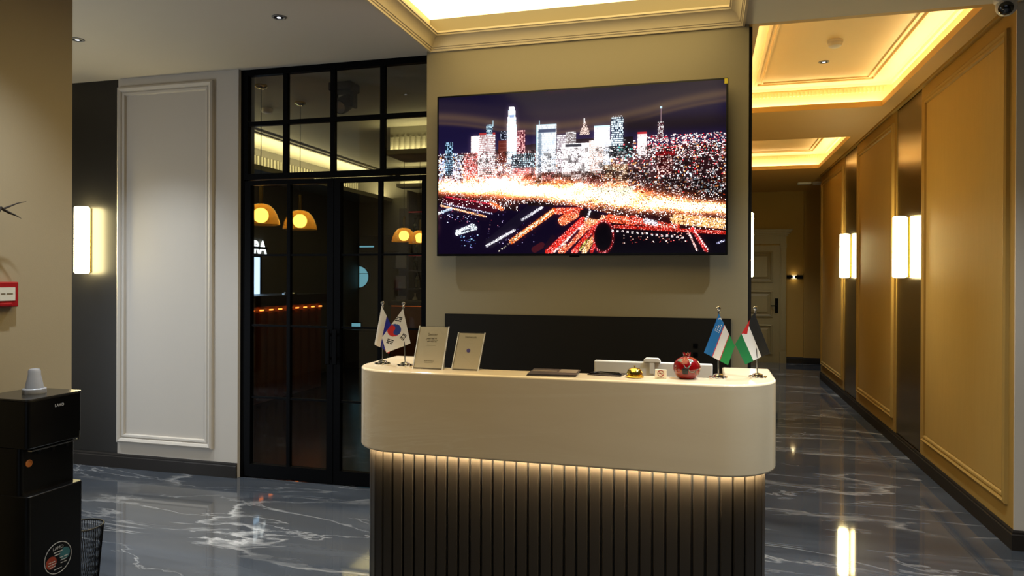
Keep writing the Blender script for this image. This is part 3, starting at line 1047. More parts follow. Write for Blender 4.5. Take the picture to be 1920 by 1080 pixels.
    # tall rounded tower
    for i in range(int(0.085 * Hd), int(0.44 * Hd)):
        v = i / Hd
        hw = 0.0175 * min(1.0, 0.62 + (v - 0.085) * 3.2) * (0.9 if v < 0.10 else 1)
        j0, j1 = int((0.276 - hw) * Wd), int((0.276 + hw) * Wd)
        im[i, j0:j1] = c(190, 230, 250) if (i // 2) % 4 == 0 else Wh * 1.1
    rect(0.268, 0.135, 0.285, 0.15, c(120, 150, 190))
    tower(0.295, 0.235, 0.325, 0.42, c(90, 40, 50), c(255, 190, 190), 0.5, 3)
    tower(0.275, 0.38, 0.36, 0.5, c(50, 50, 60), c(190, 220, 230), 0.5, 3)
    # outlined white tower
    tower(0.367, 0.21, 0.438, 0.62, c(190, 205, 215), Wh, 0.75, 3)
    rect(0.372, 0.235, 0.434, 0.255, c(60, 70, 95))
    rect(0.372, 0.262, 0.384, 0.60, c(90, 110, 130), 0.7)
    rect(0.366, 0.205, 0.438, 0.212, Cy)
    rect(0.366, 0.205, 0.370, 0.61, Cy)
    rect(0.374, 0.18, 0.377, 0.21, Cy)
    rect(0.388, 0.50, 0.432, 0.58, c(130, 40, 50), 0.6)
    # central white slab blocks
    tower(0.44, 0.275, 0.47, 0.56, c(150, 140, 150), Wh, 0.7, 3)
    tower(0.455, 0.33, 0.535, 0.60, c(235, 230, 235), Wh, 0.8, 4)
    rect(0.468, 0.335, 0.525, 0.35, c(40, 44, 52))
    tower(0.47, 0.26, 0.505, 0.33, c(120, 110, 110), Wh, 0.6)
    tower(0.527, 0.33, 0.555, 0.56, Wh, Wh, 1)
    tower(0.552, 0.32, 0.60, 0.52, c(210, 190, 180), Wh, 0.75, 3)
    tower(0.567, 0.235, 0.622, 0.35, c(220, 225, 235), Wh, 0.8)
    rect(0.567, 0.232, 0.622, 0.24, Cy)
    tower(0.60, 0.32, 0.625, 0.55, c(190, 205, 220), Wh, 0.85, 4)
    # pyramid
    for i in range(int(0.20 * Hd), int(0.28 * Hd)):
        hw = (i / Hd - 0.19) * 0.20
        for j in range(int((0.535 - hw) * Wd), int((0.535 + hw) * Wd) + 1):
            im[i, j] = c(240, 220, 210) if rng.random() < 0.6 else c(60, 40, 40)
    rect(0.533, 0.18, 0.537, 0.21, Wh)
    # right towers
    tower(0.628, 0.185, 0.668, 0.40, c(30, 40, 60), c(225, 245, 255), 0.72, 3)
    for k in range(4):
        rect(0.632 + 0.009 * k, 0.175, 0.635 + 0.009 * k, 0.183, Wh)
    tower(0.715, 0.285, 0.747, 0.42, c(235, 215, 215), Wh, 0.75, 3)
    rect(0.715, 0.28, 0.747, 0.292, c(180, 40, 50))
    rect(0.791, 0.145, 0.7945, 0.24, c(150, 120, 130))
    rect(0.790, 0.135, 0.796, 0.148, Cy)
    tower(0.783, 0.225, 0.802, 0.33, c(70, 30, 40), Wh, 0.5)
    rect(0.62, 0.355, 0.70, 0.43, c(20, 22, 28), 0.8)
    dots(60, 0.62, 0.36, 0.70, 0.43, [Cy, Wh, c(90, 190, 180)], 2)
    tower(0.78, 0.40, 0.835, 0.54, c(60, 14, 16), c(250, 200, 190), 0.3, 3)
    rect(0.775, 0.40, 0.84, 0.425, c(130, 16, 22))
    tower(0.60, 0.47, 0.685, 0.62, c(150, 100, 70), c(255, 235, 200), 0.65, 3)
    tower(0.28, 0.47, 0.36, 0.60, c(200, 120, 120), c(255, 225, 225), 0.6, 3)
    rect(0.18, 0.525, 0.27, 0.575, c(240, 200, 240))
    rect(0.36, 0.55, 0.50, 0.61, c(66, 44, 20), 0.7)
    dots(120, 0.36, 0.55, 0.50, 0.62, [Ye, Wh, Or], 2)
    rect(0.545, 0.53, 0.59, 0.57, c(70, 14, 20), 0.8)
    dots(40, 0.54, 0.50, 0.60, 0.58, [Rd, Pk, Wh], 1)
    mixin(((V_ > 0.50) & (V_ < 0.57) & (U_ > 0.32) & (U_ < 0.72)) * (0.3 + 0.5 * (np.sin(U_ * 90) * np.sin(V_ * 110 + U_ * 30) > 0)), c(30, 14, 12))
    # waterfront road, wide overexposed band
    road = 0.575 + 0.06 * U_ + 0.16 * np.clip(U_ - 0.25, 0, 1) ** 1.1
    wid = 0.042 + 0.03 * np.sin(U_ * PI) + 0.0 * U_
    wob = 0.55 + 0.45 * np.sin(U_ * 37 + 3 * np.sin(U_ * 11)) * np.sin(V_ * 60 + U_ * 15)
    addl(np.exp(-((V_ - road) / (wid * 1.2)) ** 2) * 0.65 * (0.5 + wob), c(255, 110, 45))
    addl(np.exp(-((V_ - road) / (wid * 0.6)) ** 2) * 1.5 * (0.45 + wob), c(255, 224, 160))
    rect(0.56, 0.60, 0.70, 0.66, c(214, 245, 228), 0.75)
    dots(160, 0.02, 0.55, 1.0, 0.70, [c(90, 20, 10), c(160, 50, 20), Wh], 2, lambda u, v: 0.7 * abs(v - 0.57 - 0.06 * u - 0.16 * max(0, u - .25)) / 0.06)
    # water
    shore = 0.66 + 0.10 * np.clip(U_ - 0.30, 0, 1) + 0.11 * np.clip((U_ - 0.5) * 3, 0, 1)
    water = (V_ > np.where(U_ < 0.30, 0.675 + 0.06 * np.clip(U_ / 0.3, 0, 1), shore + 0.03))
    mixin(water.astype(np.float32) * 0.97, c(15, 7, 30))
    mixin((water & (U_ > 0.62)) * 0.9, c(7, 3, 10))
    dots(110, 0.01, 0.70, 0.16, 0.80, [c(150, 150, 190), c(80, 80, 130), c(110, 30, 60)], 1)
    dots(90, 0.18, 0.72, 0.36, 0.95, [c(120, 100, 150), c(110, 30, 50), c(60, 50, 100)], 1)

    def seg(u0, v0, u1, v1, w_, col, a=1.0):
        dx, dy = (u1 - u0) * asp, v1 - v0
        L2 = dx * dx + dy * dy
        px, py = (U_ - u0) * asp, V_ - v0
        t = np.clip((px * dx + py * dy) / L2, 0, 1)
        d = np.hypot(px - t * dx, py - t * dy)
        mixin(np.clip((w_ - d) / 0.004 + 0.5, 0, 1) * a, col)

    def beads(u0, v0, u1, v1, nn, col, s=1):
        for k in range(nn):
            t = k / max(1, nn - 1)
            i, j = int((v0 + (v1 - v0) * t) * Hd), int((u0 + (u1 - u0) * t) * Wd)
            im[i:i + s + 1, j:j + s + 1] = col
    # left quay building
    seg(0.03, 0.655, 0.21, 0.715, 0.028, c(60, 10, 22))
    seg(0.03, 0.635, 0.21, 0.69, 0.005, c(210, 40, 60))
    beads(0.02, 0.675, 0.20, 0.745, 26, c(220, 220, 255))
    seg(0.01, 0.69, 0.18, 0.765, 0.006, c(255, 180, 120))
    seg(0.20, 0.68, 0.24, 0.72, 0.012, c(240, 110, 50))
    seg(0.00, 0.74, 0.05, 0.71, 0.008, c(200, 230, 255))
    # boat
    for (a_, b_, c_, d_) in ((0.072, 0.872, 0.142, 0.838), (0.142, 0.838, 0.135, 0.822), (0.072, 0.86, 0.13, 0.82)):
        seg(a_, b_, c_, d_, 0.011, c(235, 250, 255))
    seg(0.09, 0.86, 0.125, 0.843, 0.004, c(30, 30, 50))
    dots(40, 0.08, 0.88, 0.15, 0.96, [c(120, 170, 220), c(60, 60, 140)], 1)
    # dark pier with pale stripe
    seg(0.36, 0.71, 0.20, 0.93, 0.034, c(22, 16, 34))
    seg(0.385, 0.715, 0.315, 0.79, 0.008, c(235, 235, 245))
    seg(0.285, 0.855, 0.185, 0.95, 0.008, c(235, 235, 245))
    seg(0.34, 0.69, 0.42, 0.70, 0.012, c(24, 12, 14))
    # orange pier edge
    seg(0.43, 0.735, 0.275, 0.925, 0.016, c(236, 104, 30))
    seg(0.425, 0.735, 0.28, 0.915, 0.006, c(255, 220, 160))
    beads(0.40, 0.77, 0.23, 0.98, 22, c(255, 240, 220), 1)
    seg(0.385, 0.95, 0.36, 0.975, 0.02, c(70, 20, 30))
    # glowing red piers
    for k, (u0, v0, u1, v1, w_, col) in enumerate((
            (0.50, 0.76, 0.46, 0.80, 0.03, c(255, 130, 80)), (0.52, 0.74, 0.44, 0.74, 0.02, c(250, 90, 60)),
            (0.53, 0.80, 0.41, 0.99, 0.022, c(225, 44, 34)), (0.555, 0.82, 0.455, 0.99, 0.02, c(255, 120, 80)),
            (0.575, 0.84, 0.50, 0.99, 0.018, c(230, 50, 40)), (0.59, 0.85, 0.535, 0.99, 0.016, c(255, 190, 120)),
            (0.61, 0.80, 0.56, 0.99, 0.010, c(214, 40, 40)))):
        seg(u0, v0, u1, v1, w_, col)
    seg(0.55, 0.80, 0.60, 0.80, 0.03, c(255, 176, 120))
    seg(0.53, 0.83, 0.43, 0.99, 0.006, c(255, 230, 220))
    seg(0.515, 0.86, 0.475, 0.94, 0.008, c(40, 12, 30))
    seg(0.57, 0.87, 0.52, 0.97, 0.006, c(60, 20, 20))
    seg(0.545, 0.92, 0.52, 0.98, 0.006, c(150, 160, 50))
    seg(0.425, 0.90, 0.40, 0.96, 0.014, c(26, 12, 28))
    seg(0.53, 0.755, 0.58, 0.775, 0.022, c(18, 10, 16))
    seg(0.555, 0.745, 0.54, 0.80, 0.006, c(235, 235, 240))
    # hall building on the right quay
    seg(0.62, 0.79, 0.70, 0.81, 0.024, c(235, 90, 50))
    seg(0.70, 0.80, 0.84, 0.845, 0.026, c(200, 60, 40))
    seg(0.72, 0.775, 0.83, 0.815, 0.014, c(40, 12, 14))
    seg(0.745, 0.81, 0.775, 0.825, 0.016, c(230, 230, 245))
    beads(0.64, 0.79, 0.84, 0.85, 22, c(255, 215, 190), 1)
    # oval basin
    e = np.hypot((U_ - 0.60) * asp, (V_ - 0.90) * 0.62)
    mixin((e < 0.056) * 1.0, c(10, 6, 12))
    mixin(np.exp(-((e - 0.06) / 0.006) ** 2) * 0.8, c(210, 36, 40))
    seg(0.64, 0.84, 1.0, 0.885, 0.010, c(200, 36, 24))
    seg(0.84, 0.80, 1.0, 0.835, 0.03, c(255, 190, 120))
    beads(0.63, 0.86, 0.86, 0.905, 15, c(255, 240, 240), 2)
    dots(60, 0.66, 0.88, 0.88, 0.94, [c(255, 180, 160), c(180, 40, 40)], 1)
    seg(0.895, 0.86, 0.94, 0.985, 0.012, c(220, 40, 40))
    seg(0.88, 0.87, 0.91, 0.985, 0.005, c(255, 200, 190))
    beads(0.90, 0.87, 0.945, 0.98, 14, c(255, 230, 225), 1)
    seg(0.975, 0.945, 0.995, 0.93, 0.006, c(150, 150, 190))
    # grain of small lights and dark roofs over the whole town, then camera bloom of the footage
    town = (V_ > 0.36) & ~water
    g = rng.random((Hd, Wd))
    im[town & (g < 0.16)] *= 0.25
    sel = town & (g > 0.94)
    im[sel] = im[sel] * 0.5 + np.array([0.9, 0.85, 0.85], np.float32)
    gl = rng.random((Hd // 4 + 1, Wd // 5 + 1)).repeat(4, 0).repeat(5, 1)[:Hd, :Wd]
    im[town & (gl < 0.18) & (V_ < 0.58)] *= 0.55
    low = (V_ > 0.66) & (im.sum(-1) > 0.5)
    im[low & (g < 0.30)] *= 0.35
    im[low & (g > 0.86)] += 0.6
    br = np.clip(im - 0.65, 0, 1.2)
    for sh in (1, 2, 4):
        for ax in (0, 1):
            br = (br + np.roll(br, sh, ax) + np.roll(br, -sh, ax)) / 3
    im += br * np.array([0.75, 0.62, 0.62], np.float32)
    return np.clip(im, 0, 1.7)


def colour_grid(name, mat, nu, nv, posf, cols, parent, smooth=False):
    """grid of nu x nv faces; posf(s,t) -> xyz ; cols[nv][nu] linear colours, row 0 at the t=0 side"""
    S_, T_ = np.meshgrid(np.linspace(0, 1, nu + 1), np.linspace(0, 1, nv + 1))
    P = posf(S_, T_).reshape(-1, 3)
    idx = np.arange((nu + 1) * (nv + 1)).reshape(nv + 1, nu + 1)
    q = np.stack([idx[:-1, :-1], idx[:-1, 1:], idx[1:, 1:], idx[1:, :-1]], -1).reshape(-1, 4)
    me = bpy.data.meshes.new(name)
    me.vertices.add(len(P))
    me.vertices.foreach_set('co', P.astype(np.float32).ravel())
    me.loops.add(q.size)
    me.loops.foreach_set('vertex_index', q.astype(np.int32).ravel())
    me.polygons.add(len(q))
    me.polygons.foreach_set('loop_start', np.arange(0, q.size, 4, dtype=np.int32))
    me.polygons.foreach_set('loop_total', np.full(len(q), 4, np.int32))
    me.update(calc_edges=True)
    at = me.attributes.new('print', 'FLOAT_COLOR', 'CORNER')
    cc_ = np.ones((len(q), 4, 4), np.float32)
    cc_[..., :3] = np.asarray(cols, np.float32).reshape(-1, 1, 3)
    at.data.foreach_set('color', cc_.ravel())
    me.materials.append(M[mat])
    if smooth:
        me.polygons.foreach_set('use_smooth', [True] * len(q))
    o = bpy.data.objects.new(name, me)
    COL.objects.link(o)
    o.parent = parent
    return o


IW, IH = 420, 240
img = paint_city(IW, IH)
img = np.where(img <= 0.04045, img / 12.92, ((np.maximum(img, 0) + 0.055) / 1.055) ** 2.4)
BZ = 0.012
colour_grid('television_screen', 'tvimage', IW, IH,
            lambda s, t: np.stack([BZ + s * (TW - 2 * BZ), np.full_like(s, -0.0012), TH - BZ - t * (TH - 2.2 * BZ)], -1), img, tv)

# ================================================================== RECEPTION DESK
DX0, DX1, DYF, DYB = -1.514, 0.267, 2.79, 3.345
DZ0, DZ1 = 0.753, 1.10
desk = thing('reception_desk', 'cream stone reception desk on a lit base of bronze slats', 'desk', ((DX0 + DX1) / 2, 3.05, 0))
ox, oy = (DX0 + DX1) / 2, 3.05


def u_outer(off, r=0.235, n=12):
    x0, x1, yf = DX0 + off, DX1 - off, DYF + off
    r = r - off
    pts = [(x0, DYB)]
    for i in range(n + 1):
        a = PI + (PI / 2) * i / n
        pts.append((x0 + r + r * math.cos(a), yf + r + r * math.sin(a)))
    for i in range(n + 1):
        a = 1.5 * PI + (PI / 2) * i / n
        pts.append((x1 - r + r * math.cos(a), yf + r + r * math.sin(a)))
    pts.append((x1, DYB))
    return [(x - ox, y - oy) for x, y in pts]


inner = [(DX1 - 0.20 - ox, DYB - oy), (DX1 - 0.20 - ox, 2.97 - oy), (DX0 + 0.20 - ox, 2.97 - oy), (DX0 + 0.20 - ox, DYB - oy)]
MB().prism(u_outer(0.0) + inner, DZ0, DZ1).build('stone_counter', 'stone', desk, smooth=True, bevel=0.008, seg=3, angle=30)
MB().prism(u_outer(0.055) + [(DX1 - 0.16 - ox, DYB - oy), (DX1 - 0.16 - ox, 2.93 - oy), (DX0 + 0.16 - ox, 2.93 - oy), (DX0 + 0.16 - ox, DYB - oy)],
           0.0, DZ0).build('base_core', 'core', desk)
# slats around the base
path = u_outer(0.047)
seglen = [math.dist(path[i], path[i + 1]) for i in range(len(path) - 1)]
tot = sum(seglen)
ns = int(round(tot / 0.0497))
sl0 = None
for k in range(ns):
    d = (k + 0.5) * tot / ns
    i = 0
    while d > seglen[i] and i < len(seglen) - 1:
        d -= seglen[i]
        i += 1
    t = d / seglen[i]
    a, b = path[i], path[i + 1]
    x, y = a[0] + (b[0] - a[0]) * t, a[1] + (b[1] - a[1]) * t
    ang = math.atan2(b[1] - a[1], b[0] - a[0])
    if sl0 is None:
        sl0 = MB().prism([(-0.0215, 0.008), (-0.0215, -0.004), (-0.018, -0.008), (0.018, -0.008), (0.0215, -0.004), (0.0215, 0.008)], 0.0, 0.749).build('slat', 'slat', desk)
        s_ = sl0
    else:
        s_ = sl0.copy()
        COL.objects.link(s_)
    s_.location = (x, y, 0)
    s_.rotation_euler[2] = ang
# LED tape under the overhang
tp = u_outer(0.018)
tq = u_outer(0.033)
MB().add([(x, y, DZ0 - 0.0008) for x, y in tp] + [(x, y, DZ0 - 0.0008) for x, y in tq] + [(x, y, DZ0 - 0.0003) for x, y in tp] + [(x, y, DZ0 - 0.0003) for x, y in tq],
         [(i, i + 1, len(tp) + i + 1, len(tp) + i) for i in range(len(tp) - 1)] +
         [(2 * len(tp) + i, 2 * len(tp) + i + 1, 3 * len(tp) + i + 1, 3 * len(tp) + i) for i in range(len(tp) - 1)]).build('led_strip', 'e_led', desk)
MB().box(DX0 + 0.20 - ox, DX1 - 0.20 - ox, 2.935 - oy, 3.345 - oy, 0.72, 0.745).build('work_top', 'barwood', desk)

# ---- monitor behind the counter
mo = thing('monitor', 'white monitor back showing above the desk edge behind the bell', 'monitor', (-0.226, 3.15, 0.745))
MB().box(-0.252, 0.252, 0, 0.03, 0.095, 0.388).build('monitor_case', 'white_plastic', mo, bevel=0.005)
MB().box(-0.24, 0.24, 0.03, 0.032, 0.11, 0.375).build('monitor_glass', 'gloss_black', mo)
MB().box(-0.1, 0.1, -0.05, 0.11, 0, 0.012).box(-0.025, 0.025, -0.012, 0.0, 0.012, 0.2).build('monitor_stand', 'white_plastic', mo, bevel=0.004)
wc = MB().prism([(-0.037, 0.0), (-0.034, 0.012), (-0.026, 0.019), (0.026, 0.019), (0.034, 0.012), (0.037, 0.0)], 0, 0.024)
wc.v = [(x, z, y) for (x, y, z) in wc.v]
wc.box(-0.011, 0.011, 0.002, 0.012, -0.05, 0.0)
tc_ = wc.build('cable_clip', 'white_plastic', None, (-0.226, 3.135, 1.134), bevel=0.003)
tag(tc_, 'white T-shaped clip over the top edge of the monitor', 'clip')


# ---- table flags
def flag_stand(x, y, label, corners, uvs, paint, tilt=0.0, seed=0):
    t = thing('table_flag', label, 'flag', (x, y, DZ1), group='small table flags on the desk')
    bs = MB().lathe([(0.03, 0.0), (0.031, 0.003), (0.03, 0.007), (0.021, 0.009), (0.020, 0.016), (0.014, 0.019), (0.006, 0.021)], n=28)
    for k in range(8):
        a = 2 * PI * k / 8 + 0.2
        bs.lathe([(0.009, 0.0), (0.0095, 0.003), (0.009, 0.0085), (0.004, 0.0105)], (0.028 * math.cos(a), 0.028 * math.sin(a), 0), n=10)
    bs.build('flag_base', 'chrome', t, smooth=True)
    MB().tube([(0, 0, 0.018), (tilt * 0.6, 0, 0.16), (tilt, 0, 0.268)], 0.0026, 8).build('flag_pole', 'steel', t, smooth=True)
    MB().lathe([(0.0045, 0), (0.0055, 0.004), (0.0035, 0.009), (0.004, 0.0125), (0.0075, 0.016), (0.0088, 0.0215), (0.0075, 0.027), (0.003, 0.030)],
               (tilt, 0, 0.258), n=14).build('finial', 'chrome', t, smooth=True)
    nu, nv = 72, 72
    C4 = np.array(corners, float)
    U4 = np.array(uvs, float)

    def bil(A, s, tt):
        s, tt = s[..., None], tt[..., None]
        return A[0] * (1 - s) * (1 - tt) + A[1] * s * (1 - tt) + A[2] * s * tt + A[3] * (1 - s) * tt

    def pos(s, tt):
        p = bil(C4, s, tt)
        yy = -0.008 - 0.006 * np.sin(5.5 * tt + 1.2 * s + seed) * s - 0.004 * np.sin(9 * tt + seed * 2) * (0.3 + 0.7 * s)
        return np.stack([p[..., 0], yy, p[..., 1]], -1)
    sc_, tc2 = np.meshgrid((np.arange(nu) + .5) / nu, (np.arange(nv) + .5) / nv)
    uv = bil(U4, sc_, tc2)
    colour_grid('flag_cloth', 'flag', nu, nv, pos, paint(uv[..., 0], uv[..., 1]), t, True)
    return t


WHT = np.array(rgb(236, 232, 226))


def stripes(u, v, cols):
    out = np.zeros(u.shape + (3,))
    n_ = len(cols)
    for k, cc_ in enumerate(cols):
        out[(v <= 1 - k / n_) & (v >= 1 - (k + 1) / n_ - 1e-6)] = cc_
    return out


def p_ru(u, v):
    return stripes(u, v, [WHT, rgb(22, 30, 150), rgb(206, 30, 24)])


def p_ps(u, v):
    o_ = stripes(u, v, [rgb(6, 6, 6), WHT, rgb(12, 124, 66)])
    o_[u < 0.36 * (1 - np.abs(2 * v - 1))] = rgb(206, 24, 22)
    return o_


def p_uz(u, v):
    o_ = np.empty(u.shape + (3,))
    o_[:] = WHT
    o_[v > 0.655] = rgb(20, 116, 186)
    o_[v < 0.345] = rgb(24, 140, 66)
    o_[np.abs(v - 0.655) < 0.014] = rgb(200, 24, 40)
    o_[np.abs(v - 0.345) < 0.014] = rgb(200, 24, 40)
    X_, Y_ = u * 2, v
    o_[(np.hypot(X_ - 0.24, Y_ - 0.83) < 0.115) & (np.hypot(X_ - 0.29, Y_ - 0.83) > 0.105)] = WHT
    for row, cnt in ((0.91, 3), (0.83, 4), (0.75, 5)):
        for k in range(cnt):
            o_[np.hypot(X_ - (0.78 - 0.09 * k), Y_ - row) < 0.022] = WHT
    return o_


def p_kr(u, v):
    o_ = np.empty(u.shape + (3,))
    o_[:] = WHT
    X_, Y_ = (u - 0.5) * 3, (v - 0.5) * 2
    r = np.hypot(X_, Y_)
    th = math.atan2(2, 3)
    a, b = X_ * math.cos(-th) - Y_ * math.sin(-th) * -1 * -1, X_ * math.sin(th) + Y_ * math.cos(th)
    a = X_ * math.cos(th) - Y_ * math.sin(th)
    red, blue = rgb(206, 34, 28), rgb(30, 62, 150)
    isred = (b > 0)
    isred = np.where(np.hypot(a + 0.25, b) < 0.25, True, isred)
    isred = np.where(np.hypot(a - 0.25, b) < 0.25, False, isred)
    o_[(r < 0.5) & isred] = red
    o_[(r < 0.5) & ~isred] = blue
    for (sx, sy, bits) in ((-1, 1, (1, 1, 1)), (1, 1, (0, 1, 0)), (-1, -1, (1, 0, 1)), (1, -1, (0, 0, 0))):
        d = Vector((3, 2)).normalized()
        dx, dy = sx * d.x, sy * d.y
        rad = X_ * dx + Y_ * dy - 0.92
        tan = -X_ * dy + Y_ * dx
        for k, bit in enumerate(bits):
            bar = (np.abs(rad - (k - 1) * 0.135) < 0.044) & (np.abs(tan) < 0.25)
            if not bit:
                bar &= np.abs(tan) > 0.028
            o_[bar] = rgb(8, 8, 10)
    return o_


flag_stand(-1.415, 2.979, 'small table flag striped white, blue and red, leftmost on the desk',
           [(-0.0011, 0.2684), (-0.032, 0.0933), (0.0365, 0.0519), (0.0727, 0.1275)], [(0, 1), (1, 1), (1, 0), (0.45, 0)], p_ru, 0.0, 0.4)
flag_stand(-1.292, 2.950, 'small white table flag with a red and blue disc and black bars',
           [(-0.0068, 0.2578), (0.033, 0.106), (-0.0859, 0.0594), (-0.1097, 0.1262)], [(0, 0), (1, 0), (1, 1), (0.6, 1)], p_kr, -0.008, 1.1)
flag_stand(0.046, 2.959, 'small table flag striped blue, white and green with moon and stars',
           [(0.0009, 0.2581), (-0.0556, 0.1019), (0.0362, 0.0563), (0.062, 0.133)], [(0, 1), (1, 1), (1, 0), (0.45, 0)], p_uz, 0.0, 2.0)
flag_stand(0.197, 3.020, 'small table flag in black, white, green and red, rightmost on the desk',
           [(-0.0134, 0.2617), (0.0458, 0.1016), (-0.0469, 0.0537), (-0.0861, 0.1339)], [(0.12, 1), (1, 1), (1, 0), (0.3, 0)], p_ps, -0.01, 0.9)


# ---- acrylic sign holders
def holder(x0, x1, yb, h, lean, label, lines):
    wd = x1 - x0
    t = thing('sign_holder', label, 'sign', ((x0 + x1) / 2, yb, DZ1), group='clear sign holders on the desk')
    ang = -lean / h

    def lean_it(o):
        o.rotation_euler[1] = lean / h * 1.0
        return o
    tilt = bpy.data.objects.new('sign_body', None)
    # slanted plates: shear sideways a little as they stand turned, leaning back
    def plate(name, mat, u0, u1, z0, z1, d0, d1):
        vs = []
        for z in (z0, z1):
            for d in (d0, d1):
                for u in (u0, u1):
                    vs.append((u + lean * z / h, d + 0.22 * z, z))
        o = MB().add(vs, [(0, 2, 3, 1), (4, 5, 7, 6), (0, 1, 5, 4), (2, 6, 7, 3), (0, 4, 6, 2), (1, 3, 7, 5)]).build(name, mat, t)
        return o
    plate('front_plate', 'acrylic', -wd / 2, wd / 2, 0.0, h, -0.003, -0.001)
    plate('back_plate', 'acrylic', -wd / 2, wd / 2, 0.0, h, 0.0015, 0.0035)
    pp = plate('paper_insert', 'paper', -wd / 2 + 0.006, wd / 2 - 0.006, 0.006, h - 0.004, -0.0006, 0.001)
    plate('polished_edge', 'acrylic_edge', -wd / 2, -wd / 2 + 0.004, 0, h, -0.0032, 0.0036)
    plate('polished_edge', 'acrylic_edge', wd / 2 - 0.004, wd / 2, 0, h, -0.0032, 0.0036)
    MB().box(-wd / 2, wd / 2, 0.0, 0.06, 0, 0.003).build('foot_plate', 'acrylic', t)
    for (s, size, fz, mat) in lines:
        z = fz * h
        o = tiny_print('printed_line', s, size, mat, pp, int(z * 1e4)) if isinstance(s, float) else text_mesh('printed_line', s, size, mat, pp)
        o.location = (lean * z / h, -0.0009 + 0.22 * z, z)
        o.rotation_euler = (PI / 2 - math.atan(0.22), 0, 0)
    return t, pp


h1, p1 = holder(-1.233, -1.093, 2.895, 0.184, 0.0155, 'larger clear sign holder with a printed sheet beside the disc flag',
                [('Senter', 0.017, 0.80, 'ink'), (0.052, 0.0055, 0.71, 'ink'), (0.058, 0.0055, 0.675, 'ink'), (0.044, 0.0055, 0.64, 'ink'),
                 (0.040, 0.0022, 0.55, 'ink'), (0.044, 0.003, 0.19, 'ink'), (0.038, 0.003, 0.155, 'ink')])
h2, p2 = holder(-1.058, -0.935, 2.905, 0.160, 0.0200, 'smaller clear sign holder with a violet dot, second from left',
                [('Network', 0.014, 0.875, 'ink')])
dz = 0.52 * 0.160
MB().lathe([(0.0085, 0), (0.0085, 0.0006)], n=20, axis='y').build('violet_dot', 'violet', p2, loc=(0.02 * 0.52, -0.0009 + 0.22 * dz, dz)).rotation_euler = (-math.atan(0.22), 0, 0)

# ---- service bell
be = thing('service_bell', 'polished brass service bell on the desk', 'bell', (-0.277, 2.90, DZ1))
MB().lathe([(0.034, 0), (0.036, 0.002), (0.036, 0.006), (0.030, 0.010), (0.026, 0.013)], n=28).build('bell_base', 'brass', be, smooth=True)
MB().lathe([(0.031, 0.013), (0.033, 0.014), (0.0315, 0.020), (0.027, 0.030), (0.019, 0.036), (0.009, 0.0395), (0.003, 0.040)], n=28).build('bell_dome', 'brass', be, smooth=True)
MB().lathe([(0.0022, 0.039), (0.0022, 0.044), (0.0042, 0.045), (0.0042, 0.0475), (0.002, 0.0485)], n=12).build('bell_plunger', 'brass', be, smooth=True)

# ---- no smoking block
nsg = thing('no_smoking_sign', 'small acrylic block with a no smoking symbol beside the bell', 'sign', (-0.174, 2.895, DZ1))
MB().box(-0.0225, 0.0225, -0.004, 0.006, 0, 0.036).build('sign_block', 'paper', nsg, bevel=0.0015)
ym = -0.0046
MB().lathe([(0.0105, 0), (0.0130, 0), (0.0130, 0.0005), (0.0105, 0.0005), (0.0105, 0)], (0, -0.0041, 0.021), n=28, axis='y', cap=False).build('symbol_ring', 'red_plastic', nsg)
bar_ = MB().box(-0.0115, 0.0115, -0.0003, 0.0003, -0.0011, 0.0011).build('symbol_bar', 'red_plastic', nsg, loc=(0, -0.0046, 0.021))
bar_.rotation_euler[1] = PI / 4
MB().box(-0.008, 0.004, ym, -0.004, 0.0195, 0.0222).box(0.0048, 0.0075, ym, -0.004, 0.0195, 0.0222).tube([(0.006, ym, 0.0235), (0.0065, ym, 0.026), (0.004, ym, 0.0275)], 0.0005, 5).build('cigarette', 'ink', nsg)
o = tiny_print('sign_words', 0.026, 0.003, 'ink', nsg, 5)
o.location = (0, -0.0044, 0.0045)
o.rotation_euler = (PI / 2, 0, 0)

# ---- pomegranate
po = thing('ceramic_pomegranate', 'glossy red ceramic pomegranate with silver relief on the desk', 'ornament', (-0.075, 2.93, DZ1))
rp = [(0.026, 0.0), (0.036, 0.004), (0.047, 0.019), (0.053, 0.038), (0.053, 0.050), (0.047, 0.066), (0.036, 0.077), (0.022, 0.084), (0.013, 0.087), (0.0115, 0.092)]
MB().lathe(rp, n=32).build('fruit_body', 'red_glaze', po, smooth=True, angle=60)
cr_ = MB()
for k in range(6):
    a = 2 * PI * k / 6 + 0.3
    c1, s1 = math.cos(a), math.sin(a)
    t1, t2 = -s1, c1
    b0 = (c1 * 0.010, s1 * 0.010)
    vs = []
    for off in (0.0, 0.003):
        vs += [(c1 * (0.009 + off) + t1 * w_, s1 * (0.009 + off) + t2 * w_, 0.089) for w_ in (-0.0065, 0.0065)]
        vs += [(c1 * (0.013 + off), s1 * (0.013 + off), 0.1035)]
    cr_.add(vs, [(0, 1, 2), (3, 5, 4), (0, 3, 4, 1), (1, 4, 5, 2), (2, 5, 3, 0)])
cr_.lathe([(0.011, 0.086), (0.012, 0.094)], n=16)
cr_.build('fruit_crown', 'red_glaze', po)


def prad(z):
    for (r0, z0_), (r1, z1_) in zip(rp, rp[1:]):
        if z0_ <= z <= z1_:
            return r0 + (r1 - r0) * (z - z0_) / (z1_ - z0_)
    return 0.03


def onfruit(a, z, lift=0.001):
    r = prad(z) + lift
    return (r * math.cos(a), r * math.sin(a), z)


def curl(name, a_c, z_c, rad, a0, a1, w_, mat):
    pts = []
    for i in range(13):
        q = a0 + (a1 - a0) * i / 12
        z = z_c + rad * math.sin(q)
        pts.append(onfruit(a_c + rad * math.cos(q) / max(0.02, prad(z)), z, 0.0004))
    MB().tube(pts, w_, 6).build(name, mat, po, smooth=True)


